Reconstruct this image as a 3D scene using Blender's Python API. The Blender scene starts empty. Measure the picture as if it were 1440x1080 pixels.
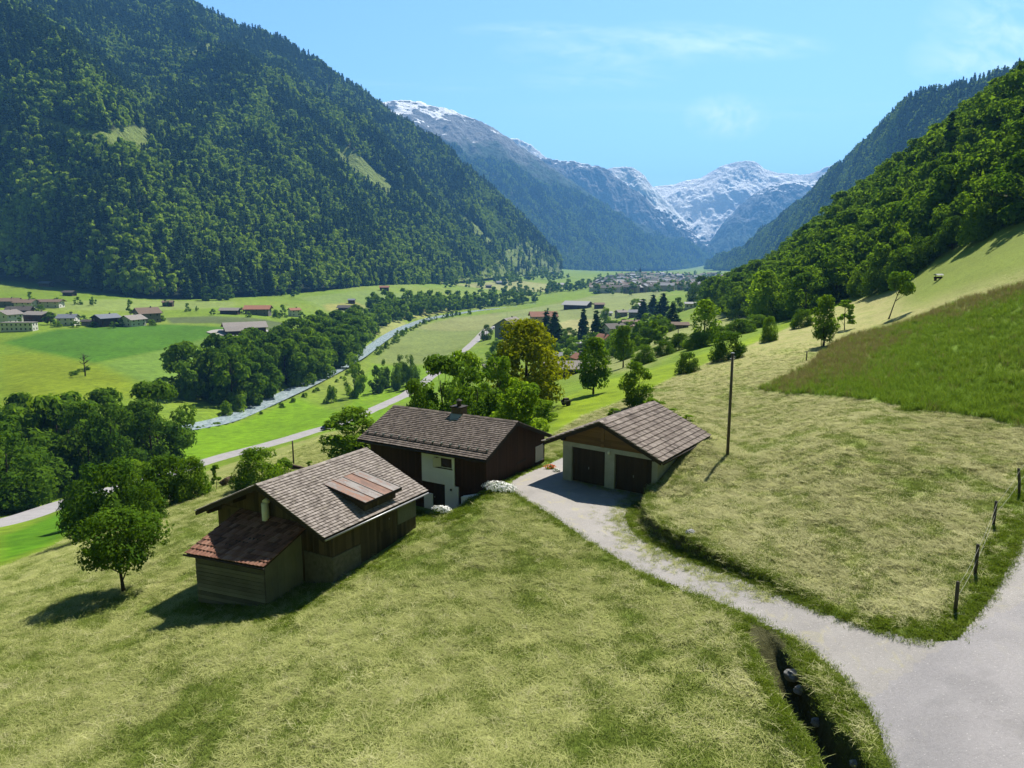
HAZE = 0.92e-4
import bpy, math, random
import numpy as np
from mathutils import Vector, Matrix
RNG = np.random.default_rng(7)
random.seed(7)
R = math.radians
# ------------------------------------------------------------------ camera model (drone at the origin, looking along +Y)
FPX = 1000.0
PITCH = math.atan((540 - 370) / FPX)
CP, SP = math.cos(PITCH), math.sin(PITCH)
def ray(px, py):
    u = (px - 720) / FPX; v = (540 - py) / FPX
    return np.array([u, CP + v * SP, -SP + v * CP])
def P(px, py, D):
    return ray(px, py) * D
def to_px(x, y, z):
    d = y * CP - z * SP
    return 720 + FPX * x / d, 540 - FPX * (y * SP + z * CP) / d
# ------------------------------------------------------------------ noise
_perm = np.random.default_rng(3).permutation(512)
_g = np.random.default_rng(4).uniform(0, 2 * np.pi, 512)
_gx, _gy = np.cos(_g), np.sin(_g)
def perlin(x, y):
    xi = np.floor(x).astype(np.int64); yi = np.floor(y).astype(np.int64)
    xf = x - xi; yf = y - yi
    u = xf * xf * xf * (xf * (xf * 6 - 15) + 10); v = yf * yf * yf * (yf * (yf * 6 - 15) + 10)
    def gr(ix, iy, dx, dy):
        h = _perm[(_perm[ix & 511] + iy) & 511]
        return _gx[h] * dx + _gy[h] * dy
    a = gr(xi, yi, xf, yf); b = gr(xi + 1, yi, xf - 1, yf)
    c = gr(xi, yi + 1, xf, yf - 1); d = gr(xi + 1, yi + 1, xf - 1, yf - 1)
    return (a + u * (b - a)) * (1 - v) + (c + u * (d - c)) * v
def fbm(x, y, n=4, lac=2.1, gain=.5):
    s = 0; a = 1; t = 0
    for i in range(n):
        s = s + a * perlin(x + 17.3 * i, y - 9.1 * i); t += a
        x = x * lac; y = y * lac; a *= gain
    return s / t * 1.5
def sstep(a, b, x):
    t = np.clip((x - a) / (b - a), 0, 1)
    return t * t * (3 - 2 * t)
# ------------------------------------------------------------------ terrain: smooth surface through measured ground points
CTRL = [  # photo pixel of a ground point and its estimated distance in metres
 (1343,858,25),(1023,640,56),(855,686,47),(791,673,49),(920,700,45.2),(720,690,46.8),(375,846,38.1),(172,832,44),(287,836,40.7),
 (640,716,46),(700,693,46),(985,622,53),(1440,600,46),(1070,550,75),(1440,430,76),(1440,310,135),(1367,335,150),(1296,365,165),
 (1255,412,160),(1200,420,180),(1126,447,190),(1040,447,300),(1050,490,119),(1150,440,165),(900,553,88),(800,590,74),(835,553,97),
 (660,640,66),(470,612,98),(430,630,140),(330,665,108),(300,685,76),(0,800,60),(100,760,82),(0,740,115),(100,710,135),(280,655,178),(460,605,237),
 (660,490,524),(690,465,683),(330,582,297),(530,480,608),(575,455,811),(700,430,1149),(30,458,520),(195,445,620),(340,466,520),
 (200,535,330),(0,500,400),(0,410,800),(0,392,900),(150,415,800),(300,421,850),(430,412,1000),(600,402,1300),(560,430,900),(740,388,2200),
 (800,384,2800),(920,400,1860),(1000,397,2000),(1010,380,4500),(840,383.5,3300),(930,382,3700),(985,381,4200),(890,383,3500),(820,430,900),(900,420,1000),(750,460,600),(885,470,400),(800,530,200),
 (1010,432,400),(960,460,250),(880,510,170),(560,560,330),(1000,410,900),(720,1080,20.3),(0,1080,26),(1350,1080,17.5),(300,960,29.5),(700,880,30),(1000,900,26),(1000,740,38),(1200,640,43)]
pts = [P(*c) for c in CTRL]
pts += [np.array(q, float) for q in [(144,207,37),(160,293,31),(158,340,18),(171,458,-5),(170,556,-24),(240,250,78),(230,420,45),(260,600,20),
        (180,130,48),(120,80,20),(220,40,55),(70,30,1),(-140,200,-60),(-180,260,-53),(-120,60,-40),(-250,150,-56),(-400,300,-52),(-700,500,-36),
        (0,300,-50),(60,600,-56),(200,1200,-50),(-20,-20,-15),(20,-20,-9),(0,-60,-13),(100,-60,8),(-120,-60,-34),(-120,420,-63.2),(1500,4500,-15),(1150,3000,-25),(700,1500,-34),(520,1000,-22),(-2000,1500,150),(120,150,21),
        (300,5200,-30),(1500,9000,-5)]]
for gx in range(-30, 31, 12):
    for gy in range(10, 70, 12):
        if min(math.hypot(q[0] - gx, q[1] - gy) for q in pts) > 7:
            z = -13.1 + .164 * gx - .062 * gy + .0026 * max(gx - 15, 0) ** 2
            pts.append(np.array((gx, gy, z)))
pts = np.array(pts)
TH = 4.0
def _uv(x, y):
    r = np.hypot(x, y); th = np.arctan2(x, y)
    th = np.where(np.abs(th) > 1.25, np.sign(th) * (1.25 + .25 * np.tanh((np.abs(th) - 1.25) / .5)), th)
    return np.log(np.maximum(r, 8.0)), th * TH, np.maximum(r, 8.0)
def _phi(d2):
    return .5 * d2 * np.log(d2 + 1e-9)
def _fit():
    u, v, r = _uv(pts[:, 0], pts[:, 1]); n = len(u)
    A = _phi((u[:, None] - u) ** 2 + (v[:, None] - v) ** 2) + np.eye(n) * .012
    Q = np.stack([np.ones(n), u, v], 1)
    M = np.block([[A, Q], [Q.T, np.zeros((3, 3))]])
    w = np.linalg.solve(M, np.concatenate([pts[:, 2] / r, np.zeros(3)]))
    return u, v, w
_fu, _fv, _fw = _fit()
def base(x, y):
    x = np.asarray(x, float); y = np.asarray(y, float); sh = x.shape
    x = x.ravel(); y = y.ravel(); out = np.empty(x.size)
    for i in range(0, x.size, 60000):
        u, v, r = _uv(x[i:i + 60000], y[i:i + 60000])
        k = _phi((u[:, None] - _fu) ** 2 + (v[:, None] - _fv) ** 2)
        out[i:i + 60000] = (k @ _fw[:-3] + _fw[-3] + _fw[-2] * u + _fw[-1] * v) * r
    return out.reshape(sh)
_T = np.geomspace(8, 7000, 900)
def _cast(px, py, f):
    d = ray(px, py)
    q = d[None] * _T[:, None]
    below = np.nonzero(q[:, 2] < f(q[:, 0], q[:, 1]))[0]
    if len(below) == 0: return None
    lo, hi = _T[max(below[0] - 1, 0)], _T[below[0]]
    for _ in range(3):
        tt = np.linspace(lo, hi, 12); q = d[None] * tt[:, None]
        b = np.nonzero(q[:, 2] < f(q[:, 0], q[:, 1]))[0]
        k = b[0] if len(b) else 11
        lo, hi = tt[max(k - 1, 0)], tt[k]
    return d * (lo + hi) / 2
def at0(px, py): return _cast(px, py, base)
def poly0(pp): return np.array([at0(*p)[:2] for p in pp])
# polyline helpers in plan
def seg_dist(x, y, line, vals=None):
    """distance to a polyline, signed side (+ = left of its direction) and an interpolated value"""
    best = np.full(x.shape, 1e9); side = np.zeros(x.shape); val = np.zeros(x.shape)
    for i in range(len(line) - 1):
        a, b = line[i], line[i + 1]; d = b - a; L2 = d @ d
        t = np.clip(((x - a[0]) * d[0] + (y - a[1]) * d[1]) / L2, 0, 1)
        qx = x - a[0] - t * d[0]; qy = y - a[1] - t * d[1]
        dist = np.hypot(qx, qy); m = dist < best
        best = np.where(m, dist, best)
        side = np.where(m, np.sign(d[0] * qy - d[1] * qx), side)
        if vals is not None: val = np.where(m, vals[i] + t * (vals[i + 1] - vals[i]), val)
    return best, side, val
def inside(x, y, poly):
    c = np.zeros(x.shape, bool); n = len(poly)
    for i in range(n):
        x1, y1 = poly[i]; x2, y2 = poly[(i + 1) % n]
        if y1 == y2: continue
        m = ((y1 > y) != (y2 > y)) & (x < (x2 - x1) * (y - y1) / (y2 - y1) + x1)
        c ^= m
    return c
def soft_in(x, y, poly, w):
    """1 inside a polygon, 0 outside, with an edge w metres wide"""
    pl = np.vstack([poly, poly[:1]])
    lo = poly.min(0) - 3 * w; hi = poly.max(0) + 3 * w
    out = np.zeros(x.shape)
    m = (x > lo[0]) & (x < hi[0]) & (y > lo[1]) & (y < hi[1])
    if m.any():
        d, _, _ = seg_dist(x[m], y[m], pl)
        s = np.where(inside(x[m], y[m], poly), 1, -1)
        out[m] = sstep(-w / 2, w / 2, d * s)
    return out
def smooth_line(p, n=4):
    p = np.array(p, float)
    for _ in range(n):
        q = np.empty((2 * len(p) - 1,) + p.shape[1:]); q[::2] = p; q[1::2] = (p[:-1] + p[1:]) / 2
        r = q.copy(); r[1:-1] = .25 * q[:-2] + .5 * q[1:-1] + .25 * q[2:]; p = r
    return p
DRIVE_L = [(766,655),(742,664),(719,675),(708,687),(735,702),(764,718),(800,745),(842,772),(890,800),(942,825),(1040,864),(1100,890),(1160,928),(1207,980),(1238,1035),(1254,1110)]
DRIVE_R = [(795,640),(800,668),(860,688),(915,694),(900,704),(882,716),(880,733),(895,752),(925,768),(962,785),(1010,804),(1065,823),(1150,856),(1240,885),(1325,903),(1345,898)]
ROAD_R = [(1345,898),(1368,872),(1392,838),(1418,795),(1440,752),(1470,690),(1500,640)]
drive_l = smooth_line(poly0(DRIVE_L), 2); drive_r = smooth_line(poly0(DRIVE_R), 2); road_r = smooth_line(poly0(ROAD_R), 2)
_rt = np.gradient(road_r, axis=0); _rt /= np.linalg.norm(_rt, axis=1)[:, None]
_far = road_r[-1] + np.outer([8, 18, 30], _rt[-1]); _lane = np.vstack([road_r, _far]); _lt = np.vstack([_rt, np.repeat(_rt[-1:], 3, 0)])
_lane_r = _lane + np.stack([_lt[:, 1], -_lt[:, 0]], 1) * 5.6          # the lane is about five and a half metres wide
drive_poly = np.vstack([drive_l, [(9.3, 8), (9.8, -6), (15.6, -6), (16.2, 8)], _lane_r[6:], _lane[::-1], drive_r[::-1]])
BANK = [(1010,600),(985,622),(955,650),(926,684),(908,706),(901,722),(905,740),(922,758),(960,777),(1005,796),(1062,816),(1150,850)]
BANK_H = [.9,1.5,1.7,1.3,.95,.85,.9,.85,.75,.55,.35,0.]
bank = poly0(BANK)
DITCH = [(1076,893),(1084,915),(1100,945),(1122,985),(1148,1020),(1172,1052),(1192,1085),(1205,1120)]
DITCH_H = [.1,.5,.85,1.0,1.0,1.0,1.0,1.0]
ditch = poly0(DITCH)
river_line = smooth_line(np.vstack([[(-170, 60), (-150, 150), (-140, 205)], poly0([(285,599),(335,580),(385,560),(432,538),(480,514),(508,498),(530,481),(548,468),(575,454),(602,447),(645,440),(700,431),(760,425)])]), 3)
# building frames: origin, u (along the front), d (into the depth)
G0 = np.array([6.15, 45.2]); GR = np.array([.815, -.58]); GD = np.array([.58, .815]); GZ = -14.62
H0 = np.array([-11.3, 50.8]); HR = np.array([.860, -.510]); HD = np.array([.510, .860]); HZ = -12.74
B0 = np.array([-14.0, 37.5]); BR = np.array([.869, -.495]); BD = np.array([.495, .869]); BZ = -12.0
def loc(x, y, O, r, d): return (x - O[0]) * r[0] + (y - O[1]) * r[1], (x - O[0]) * d[0] + (y - O[1]) * d[1]
def height(x, y):
    x = np.asarray(x, float); y = np.asarray(y, float)
    z = base(x, y); r = np.hypot(x, y)
    m = (r < 130) & (y > 0)
    if m.any():
        xx, yy = x[m], y[m]; zz = z[m]
        zz = zz + .10 * fbm(xx * .12, yy * .12, 3) + .035 * fbm(xx * .9, yy * .9, 2)
        pad = soft_in(xx, yy, drive_poly, 1.2)
        zz = zz * (1 - pad) + (base(xx, yy)) * pad
        # cut bank between the hay meadow and the drive
        d, s, h = seg_dist(xx, yy, bank, BANK_H)
        up = s > 0
        rag = .18 * fbm(xx * 1.3, yy * 1.3, 3)
        zz = zz + np.where(up, h * sstep(0.0, .30, d + rag) * np.exp(-d / 9), 0)
        # flat floor under the garage, sunk yard in front of the house, cut under the barn
        u, w = loc(xx, yy, G0, GR, GD)
        k = sstep(.35, -.1, np.maximum(np.abs(u) - 3.3, np.maximum(-w - .6, w - 6.9)))
        zz = zz * (1 - k) + (GZ - .12) * k
        u, w = loc(xx, yy, H0, HR, HD)
        k = sstep(1.5, .1, np.maximum(np.abs(u - 4.2) - 4.6, np.abs(w + .1) - 1.0))
        zz = np.where(k > 0, np.minimum(zz, zz * (1 - k) + (HZ - 4.45) * k), zz)
        # ditch
        d, s, h = seg_dist(xx, yy, ditch, DITCH_H)
        wv = .16 + .48 * h + .13 * fbm(xx * 1.1 + 5, yy * 1.1, 3)
        zz = zz - h * 1.15 * sstep(wv + .13, wv - .10, d) + h * .22 * np.where(s > 0, 0, 1) * np.exp(-(d - .9) ** 2 / .5)
        # road bed sits a hand below its sheet
        zz = zz - .05 * soft_in(xx, yy, drive_poly, .8)
        z = z.copy(); z[m] = zz
    far = sstep(90, 240, r)
    m = (x < 100) & (r > 120) & (r < 1500) & (y > 0)
    if m.any():
        d, _, _ = seg_dist(x[m], y[m], river_line); z = z.copy()
        z[m] -= 2.2 * sstep(7.2, 3.8, d)
    z = z + far * (.7 * fbm(x * .011, y * .011, 3) + .25 * fbm(x * .05, y * .05, 2))
    return z
def at(px, py): 
    q = _cast(px, py, height)
    return q
def gz(x, y): return float(height(np.array([x]), np.array([y]))[0])
def polyw(pp): return np.array([at0(*p)[:2] for p in pp])
# ------------------------------------------------------------------ scene, helpers
C = bpy.context.scene.collection
scene = bpy.context.scene
def link(o, parent=None):
    C.objects.link(o)
    if parent is not None: o.parent = parent
    return o
def tag(o, label=None, cat=None, group=None, kind=None):
    if label: o['label'] = label
    if cat: o['category'] = cat
    if group: o['group'] = group
    if kind: o['kind'] = kind
    return o
def empty(name, loc=(0, 0, 0), rz=0.):
    o = bpy.data.objects.new(name, None); o.empty_display_size = .3
    o.location = loc; o.rotation_euler = (0, 0, rz); C.objects.link(o)
    return o
def npmesh(name, V, F, smooth=False, mat=None, attrs=None):
    """V (n,3); F (m,k) or list of such arrays -> mesh datablock"""
    me = bpy.data.meshes.new(name)
    Fs = F if isinstance(F, list) else [F]
    Fs = [np.asarray(f, np.int32) for f in Fs if len(f)]
    V = np.ascontiguousarray(V, np.float32)
    me.vertices.add(len(V)); me.vertices.foreach_set('co', V.ravel())
    tot = np.concatenate([np.full(len(f), f.shape[1], np.int32) for f in Fs])
    idx = np.concatenate([f.ravel() for f in Fs])
    me.loops.add(len(idx)); me.loops.foreach_set('vertex_index', idx)
    me.polygons.add(len(tot))
    me.polygons.foreach_set('loop_start', np.concatenate([[0], np.cumsum(tot)[:-1]]).astype(np.int32))
    try: me.polygons.foreach_set('loop_total', tot)
    except Exception: pass
    me.polygons.foreach_set('use_smooth', np.full(len(tot), smooth))
    for k, a in (attrs or {}).items():
        a = np.asarray(a, np.float32)
        if a.ndim == 1:
            at_ = me.attributes.new(k, 'FLOAT', 'POINT'); at_.data.foreach_set('value', a)
        elif a.shape[1] == 3:
            at_ = me.attributes.new(k, 'FLOAT_VECTOR', 'POINT'); at_.data.foreach_set('vector', a.ravel())
    me.update(calc_edges=True)
    if mat: me.materials.append(mat)
    return me
def obj(name, me, parent=None, loc=None):
    o = bpy.data.objects.new(name, me)
    if loc is not None: o.location = loc
    return link(o, parent)
class MB:
    """collects boxes, prisms, tubes; every piece can carry a random value 'var' for its tone"""
    def __init__(s): s.V = []; s.F = {}; s.n = 0; s.var = []
    def add(s, V, F, var=None):
        V = np.asarray(V, float)
        s.V.append(V); s.var.append(np.full(len(V), random.random() if var is None else var))
        for f in F: s.F.setdefault(len(f), []).append([i + s.n for i in f])
        s.n += len(V)
    def box(s, a, b, M=None, var=None):
        (x0, y0, z0), (x1, y1, z1) = a, b
        V = np.array([(x0,y0,z0),(x1,y0,z0),(x1,y1,z0),(x0,y1,z0),(x0,y0,z1),(x1,y0,z1),(x1,y1,z1),(x0,y1,z1)], float)
        if M is not None: V = V @ M[0].T + M[1]
        s.add(V, [(0,3,2,1),(4,5,6,7),(0,1,5,4),(1,2,6,5),(2,3,7,6),(3,0,4,7)], var)
    def hexa(s, bot, top, var=None):
        s.add(list(bot) + list(top), [(0,3,2,1),(4,5,6,7),(0,1,5,4),(1,2,6,5),(2,3,7,6),(3,0,4,7)], var)
    def prism(s, poly, off, var=None):
        """extrude a planar polygon (3-D points) by a vector"""
        p = np.asarray(poly, float); n = len(p); q = p + np.asarray(off, float)
        s.add(np.vstack([p, q]), [tuple(range(n))[::-1], tuple(range(n, 2 * n))] + [(i, (i + 1) % n, n + (i + 1) % n, n + i) for i in range(n)], var)
    def tube(s, path, rad, seg=8, cap=True, var=None):
        path = np.asarray(path, float); n = len(path); rad = np.broadcast_to(rad, n)
        V = []; ref = np.array([.31, .95, .05])
        for i in range(n):
            t = path[min(i + 1, n - 1)] - path[max(i - 1, 0)]; t /= np.linalg.norm(t) + 1e-9
            a = np.cross(t, ref if abs(t @ ref) < .95 else np.array([1., 0, 0])); a /= np.linalg.norm(a); b = np.cross(t, a)
            for k in range(seg):
                g = 2 * math.pi * k / seg
                V.append(path[i] + rad[i] * (a * math.cos(g) + b * math.sin(g)))
        F = [(i * seg + k, i * seg + (k + 1) % seg, (i + 1) * seg + (k + 1) % seg, (i + 1) * seg + k) for i in range(n - 1) for k in range(seg)]
        if cap: F += [tuple(range(seg))[::-1], tuple((n - 1) * seg + k for k in range(seg))]
        s.add(V, F, var)
    def mesh(s, name, mat=None, smooth=False):
        return npmesh(name, np.vstack(s.V), [np.array(f) for f in s.F.values()], smooth, mat, {'var': np.concatenate(s.var)})
    def build(s, name, mat, parent=None, smooth=False): return obj(name, s.mesh(name, mat, smooth), parent)
# ------------------------------------------------------------------ materials
def newmat(name):
    m = bpy.data.materials.new(name); m.use_nodes = True; m.node_tree.nodes.clear()
    return m, m.node_tree
ALB = .76
def dim(c): return tuple(q * ALB for q in c)
class N:
    """tiny node-tree writer"""
    def __init__(s, nt): s.nt = nt
    def __call__(s, typ, ins=None, **kw):
        n = s.nt.nodes.new(typ)
        for k, v in kw.items(): setattr(n, k, v)
        for k, v in (ins or {}).items(): s.set(n.inputs[k], v)
        return n
    def set(s, sock, v):
        if isinstance(v, bpy.types.NodeSocket): s.nt.links.new(v, sock)
        elif isinstance(v, bpy.types.Node): s.nt.links.new(v.outputs[0], sock)
        else: sock.default_value = v
    def math(s, op, a, b=None, c=None, clamp=False):
        n = s.nt.nodes.new('ShaderNodeMath'); n.operation = op; n.use_clamp = clamp
        for i, v in enumerate((a, b, c)):
            if v is not None: s.set(n.inputs[i], v)
        return n.outputs[0]
    def mix(s, f, a, b, blend='MIX'):
        n = s.nt.nodes.new('ShaderNodeMix'); n.data_type = 'RGBA'; n.blend_type = blend
        s.set(n.inputs[0], f); s.set(n.inputs[6], c4(a)); s.set(n.inputs[7], c4(b))
        return n.outputs[2]
    def ramp(s, f, stops, interp='LINEAR'):
        n = s.nt.nodes.new('ShaderNodeValToRGB'); s.set(n.inputs[0], f); e = n.color_ramp; e.interpolation = interp
        while len(e.elements) < len(stops): e.elements.new(.5)
        for el, (p, c) in zip(e.elements, stops): el.position = p; el.color = c4(c)
        return n.outputs[0]
    def noise(s, scale, vec=None, detail=4, rough=.55, dist=0., dims='3D'):
        n = s.nt.nodes.new('ShaderNodeTexNoise'); n.noise_dimensions = dims
        n.inputs['Scale'].default_value = scale; n.inputs['Detail'].default_value = detail
        n.inputs['Roughness'].default_value = rough; n.inputs['Distortion'].default_value = dist
        if vec is not None: s.set(n.inputs['Vector'], vec)
        return n
    def attr(s, name, out='Fac'):
        n = s.nt.nodes.new('ShaderNodeAttribute'); n.attribute_name = name
        return n.outputs[out]
    def pos(s): return s.nt.nodes.new('ShaderNodeNewGeometry').outputs['Position']
    def obj(s): return s.nt.nodes.new('ShaderNodeTexCoord').outputs['Object']
    def scale(s, vec, sc, rot=(0, 0, 0)):
        n = s.nt.nodes.new('ShaderNodeMapping'); s.set(n.inputs[0], vec); n.inputs['Scale'].default_value = sc; n.inputs['Rotation'].default_value = rot
        return n.outputs[0]
    def out(s, sh, vol=None):
        o = s.nt.nodes.new('ShaderNodeOutputMaterial')
        if sh is not None: s.set(o.inputs[0], sh)
        if vol is not None: s.set(o.inputs[1], vol)
    def bsdf(s, col, rough=.8, spec=.25, bump=None, **kw):
        n = s.nt.nodes.new('ShaderNodeBsdfPrincipled')
        s.set(n.inputs['Base Color'], c4(col)); s.set(n.inputs['Roughness'], rough); s.set(n.inputs['Specular IOR Level'], spec)
        if bump is not None: s.set(n.inputs['Normal'], bump)
        for k, v in kw.items(): s.set(n.inputs[k.replace('_', ' ')], v)
        return n
    def bump(s, h, dist=.05, strength=1.):
        n = s.nt.nodes.new('ShaderNodeBump'); s.set(n.inputs['Height'], h); n.inputs['Distance'].default_value = dist; n.inputs['Strength'].default_value = strength
        return n.outputs[0]
def c4(c):
    if isinstance(c, (tuple, list)) and len(c) == 3: return (*c, 1.)
    return c
def mat_leaf(name, ca, cb, trans=.35, tcol=None):
    """leaf cards: tone runs ca -> cb with the stored per-leaf value and per-tree random, part of the light passes through"""
    m, nt = newmat(name); n = N(nt)
    info = nt.nodes.new('ShaderNodeObjectInfo')
    f = n.math('ADD', n.math('MULTIPLY', n.attr('var'), .75), n.math('MULTIPLY', info.outputs['Random'], .3), clamp=True)
    col = n.mix(f, ca, cb)
    t = n.mix(f, tuple(x * y for x, y in zip(ca, tcol or (1.9, 1.8, .7))), tuple(x * y for x, y in zip(cb, tcol or (1.9, 1.8, .7))))
    d = n('ShaderNodeBsdfDiffuse', {'Color': col}); tr = n('ShaderNodeBsdfTranslucent', {'Color': t})
    n.out(n('ShaderNodeMixShader', {0: trans, 1: d, 2: tr})); return m
def mat_plain(name, col, rough=.8, spec=.25, vary=.25, nscale=3., bump=.01, bscale=30., metal=0.):
    col = dim(col); m, nt = newmat(name); n = N(nt); p = n.obj()
    f = n.noise(nscale, p, 5).outputs[0]
    k = n.math('MULTIPLY_ADD', n.math('SUBTRACT', f, .5), vary * 3, 1.)
    v = n.math('MULTIPLY_ADD', n.math('SUBTRACT', n.attr('var'), .5), vary, k)
    cc = n('ShaderNodeVectorMath', {0: col, 1: v}, operation='MULTIPLY')
    b = n.bump(n.noise(bscale, p, 3).outputs[0], bump)
    n.out(n.bsdf(cc.outputs[0], rough, spec, b, Metallic=metal)); return m
def mat_wood(name, ca, cb, grain=(14, 14, .8), vary=.5, rough=.75, bump=.012, scale=1.):
    """weathered boards: tone per board (var), long grain along local Z or as given, blotches"""
    ca, cb = dim(ca), dim(cb); m, nt = newmat(name); n = N(nt); p = n.obj()
    g = n.noise(2.2 * scale, n.scale(p, grain), 5, .6).outputs[0]
    blot = n.noise(.9, p, 4).outputs[0]
    f = n.math('ADD', n.math('MULTIPLY', n.attr('var'), vary), n.math('ADD', n.math('MULTIPLY', g, .5), n.math('MULTIPLY_ADD', blot, .6, -.35)), clamp=True)
    n.out(n.bsdf(n.mix(f, ca, cb), rough, .2, n.bump(g, bump))); return m
def mat_tile(name, stops, rough=.85, moss=None, bump=.01):
    """roof tiles: tone per tile plus weather blotches and optional moss/lichen"""
    stops = [(q, dim(c)) for q, c in stops]; m, nt = newmat(name); n = N(nt); p = n.obj()
    blot = n.noise(1.1, p, 5, .6).outputs[0]
    fine = n.noise(22., p, 3).outputs[0]
    f = n.math('ADD', n.math('MULTIPLY', n.attr('var'), .62), n.math('ADD', n.math('MULTIPLY', n.math('SUBTRACT', blot, .3), .7), n.math('MULTIPLY', n.math('SUBTRACT', fine, .5), .5)), clamp=True)
    col = n.ramp(f, stops)
    if moss:
        k = n.ramp(n.noise(2.3, p, 6, .65).outputs[0], [(.56, (0, 0, 0)), (.7, (1, 1, 1))])
        col = n.mix(n.math('MULTIPLY', k, moss[1]), col, moss[0])
    n.out(n.bsdf(col, rough, .2, n.bump(fine, bump))); return m
# ------------------------------------------------------------------ instanced stuff (grass, far forest)
def scatter(name, pos, sc, rz, ix, protos, tilt=None):
    """a cloud of points that geometry nodes turn into copies of the prototype objects"""
    n = len(pos)
    me = bpy.data.meshes.new(name); me.vertices.add(n); me.vertices.foreach_set('co', np.asarray(pos, np.float32).ravel())
    sc = np.asarray(sc, np.float32); sc = sc if sc.ndim == 2 else np.repeat(sc[:, None], 3, 1)
    rot = np.zeros((n, 3), np.float32); rot[:, 2] = rz
    if tilt is not None: rot[:, :2] = tilt
    a = me.attributes.new('sc', 'FLOAT_VECTOR', 'POINT'); a.data.foreach_set('vector', sc.ravel())
    a = me.attributes.new('rot', 'FLOAT_VECTOR', 'POINT'); a.data.foreach_set('vector', rot.ravel())
    a = me.attributes.new('ix', 'INT', 'POINT'); a.data.foreach_set('value', np.asarray(ix, np.int32))
    me.update()
    col = bpy.data.collections.new(name + '_kinds')
    for k, o in enumerate(protos): col.objects.link(o)
    names = sorted(o.name for o in protos); order = {o.name: names.index(o.name) for o in protos}
    remap = np.array([order[o.name] for o in protos], np.int32)
    me.attributes['ix'].data.foreach_set('value', remap[np.asarray(ix, int)])
    ng = bpy.data.node_groups.new(name, 'GeometryNodeTree')
    ng.interface.new_socket('Geometry', in_out='INPUT', socket_type='NodeSocketGeometry')
    ng.interface.new_socket('Geometry', in_out='OUTPUT', socket_type='NodeSocketGeometry')
    nd = ng.nodes; gi = nd.new('NodeGroupInput'); go = nd.new('NodeGroupOutput')
    ci = nd.new('GeometryNodeCollectionInfo'); ci.inputs['Collection'].default_value = col
    ci.inputs['Separate Children'].default_value = True; ci.inputs['Reset Children'].default_value = True
    ip = nd.new('GeometryNodeInstanceOnPoints'); ip.inputs['Pick Instance'].default_value = True
    def na(t, nm):
        q = nd.new('GeometryNodeInputNamedAttribute'); q.data_type = t; q.inputs['Name'].default_value = nm
        return [s for s in q.outputs if s.enabled][0]
    L = ng.links.new
    L(gi.outputs[0], ip.inputs['Points']); L(ci.outputs[0], ip.inputs['Instance'])
    L(na('INT', 'ix'), ip.inputs['Instance Index']); L(na('FLOAT_VECTOR', 'sc'), ip.inputs['Scale'])
    e2r = nd.new('FunctionNodeEulerToRotation'); L(na('FLOAT_VECTOR', 'rot'), e2r.inputs[0]); L(e2r.outputs[0], ip.inputs['Rotation'])
    L(ip.outputs[0], go.inputs[0])
    o = obj(name, me); md = o.modifiers.new('copies', 'NODES'); md.node_group = ng
    tag(o, kind='stuff')
    return o
def proto(name, me):
    return bpy.data.objects.new(name, me)      # kept out of the scene: only its copies render
# ------------------------------------------------------------------ camera, sun, sky, air
cam = bpy.data.cameras.new('camera'); cam.sensor_fit = 'HORIZONTAL'; cam.angle = 2 * math.atan(720 / FPX)
cam.clip_start = .5; cam.clip_end = 60000
co = bpy.data.objects.new('camera', cam); C.objects.link(co); co.rotation_euler = (math.pi / 2 - PITCH, 0, 0); scene.camera = co
SUN_AZ, SUN_EL = R(30), R(53)
sv = Vector((math.sin(SUN_AZ) * math.cos(SUN_EL), math.cos(SUN_AZ) * math.cos(SUN_EL), math.sin(SUN_EL)))
sl = bpy.data.lights.new('sun', 'SUN'); sl.energy = 5.0; sl.angle = R(.53); sl.color = (1., .945, .83)
so = bpy.data.objects.new('sun', sl); C.objects.link(so); so.rotation_euler = sv.to_track_quat('Z', 'Y').to_euler()
w = bpy.data.worlds.new('World'); scene.world = w; w.use_nodes = True; w.node_tree.nodes.clear()
n = N(w.node_tree)
sky = n('ShaderNodeTexSky', sky_type='NISHITA', sun_disc=False, sun_elevation=SUN_EL, sun_rotation=SUN_AZ, altitude=900., air_density=1.3, dust_density=.5, ozone_density=2.)
gen = w.node_tree.nodes.new('ShaderNodeTexCoord').outputs['Generated']
sx = n('ShaderNodeSeparateXYZ', {0: gen})
yy = n.math('MAXIMUM', sx.outputs[1], .05)
U = n.math('DIVIDE', sx.outputs[0], yy); V = n.math('DIVIDE', sx.outputs[2], yy)
uv = n('ShaderNodeCombineXYZ', {0: U, 1: V})
def uvat(px, py):
    d = ray(px, py); return d[0] / d[1], d[2] / d[1]
def cirrus(px, py, ang, lx, ly, scale, lo, hi, amp):
    """one wisp: noise stretched along a bearing inside a soft ellipse of the sky"""
    u0, v0 = uvat(px, py)
    mp = n('ShaderNodeMapping', {0: uv.outputs[0], 'Location': (-u0, -v0, 0)}, vector_type='POINT')
    mp2 = n('ShaderNodeMapping', {0: mp.outputs[0], 'Rotation': (0, 0, -R(ang)), 'Scale': (1 / lx, 1 / ly, 1)})
    g = n('ShaderNodeVectorMath', {0: mp2.outputs[0]}, operation='LENGTH')
    k = n.math('SUBTRACT', 1., n.math('MULTIPLY', g.outputs['Value'], 1.), clamp=True)
    nz = n.noise(scale, n.scale(mp2.outputs[0], (1.2, .7, 1)), 6, .6, .6).outputs[0]
    f = n.ramp(nz, [(lo, (0, 0, 0)), (hi, (1, 1, 1))])
    return n.math('MULTIPLY', n.math('MULTIPLY', n.math('POWER', k, .8), f), amp)
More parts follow.
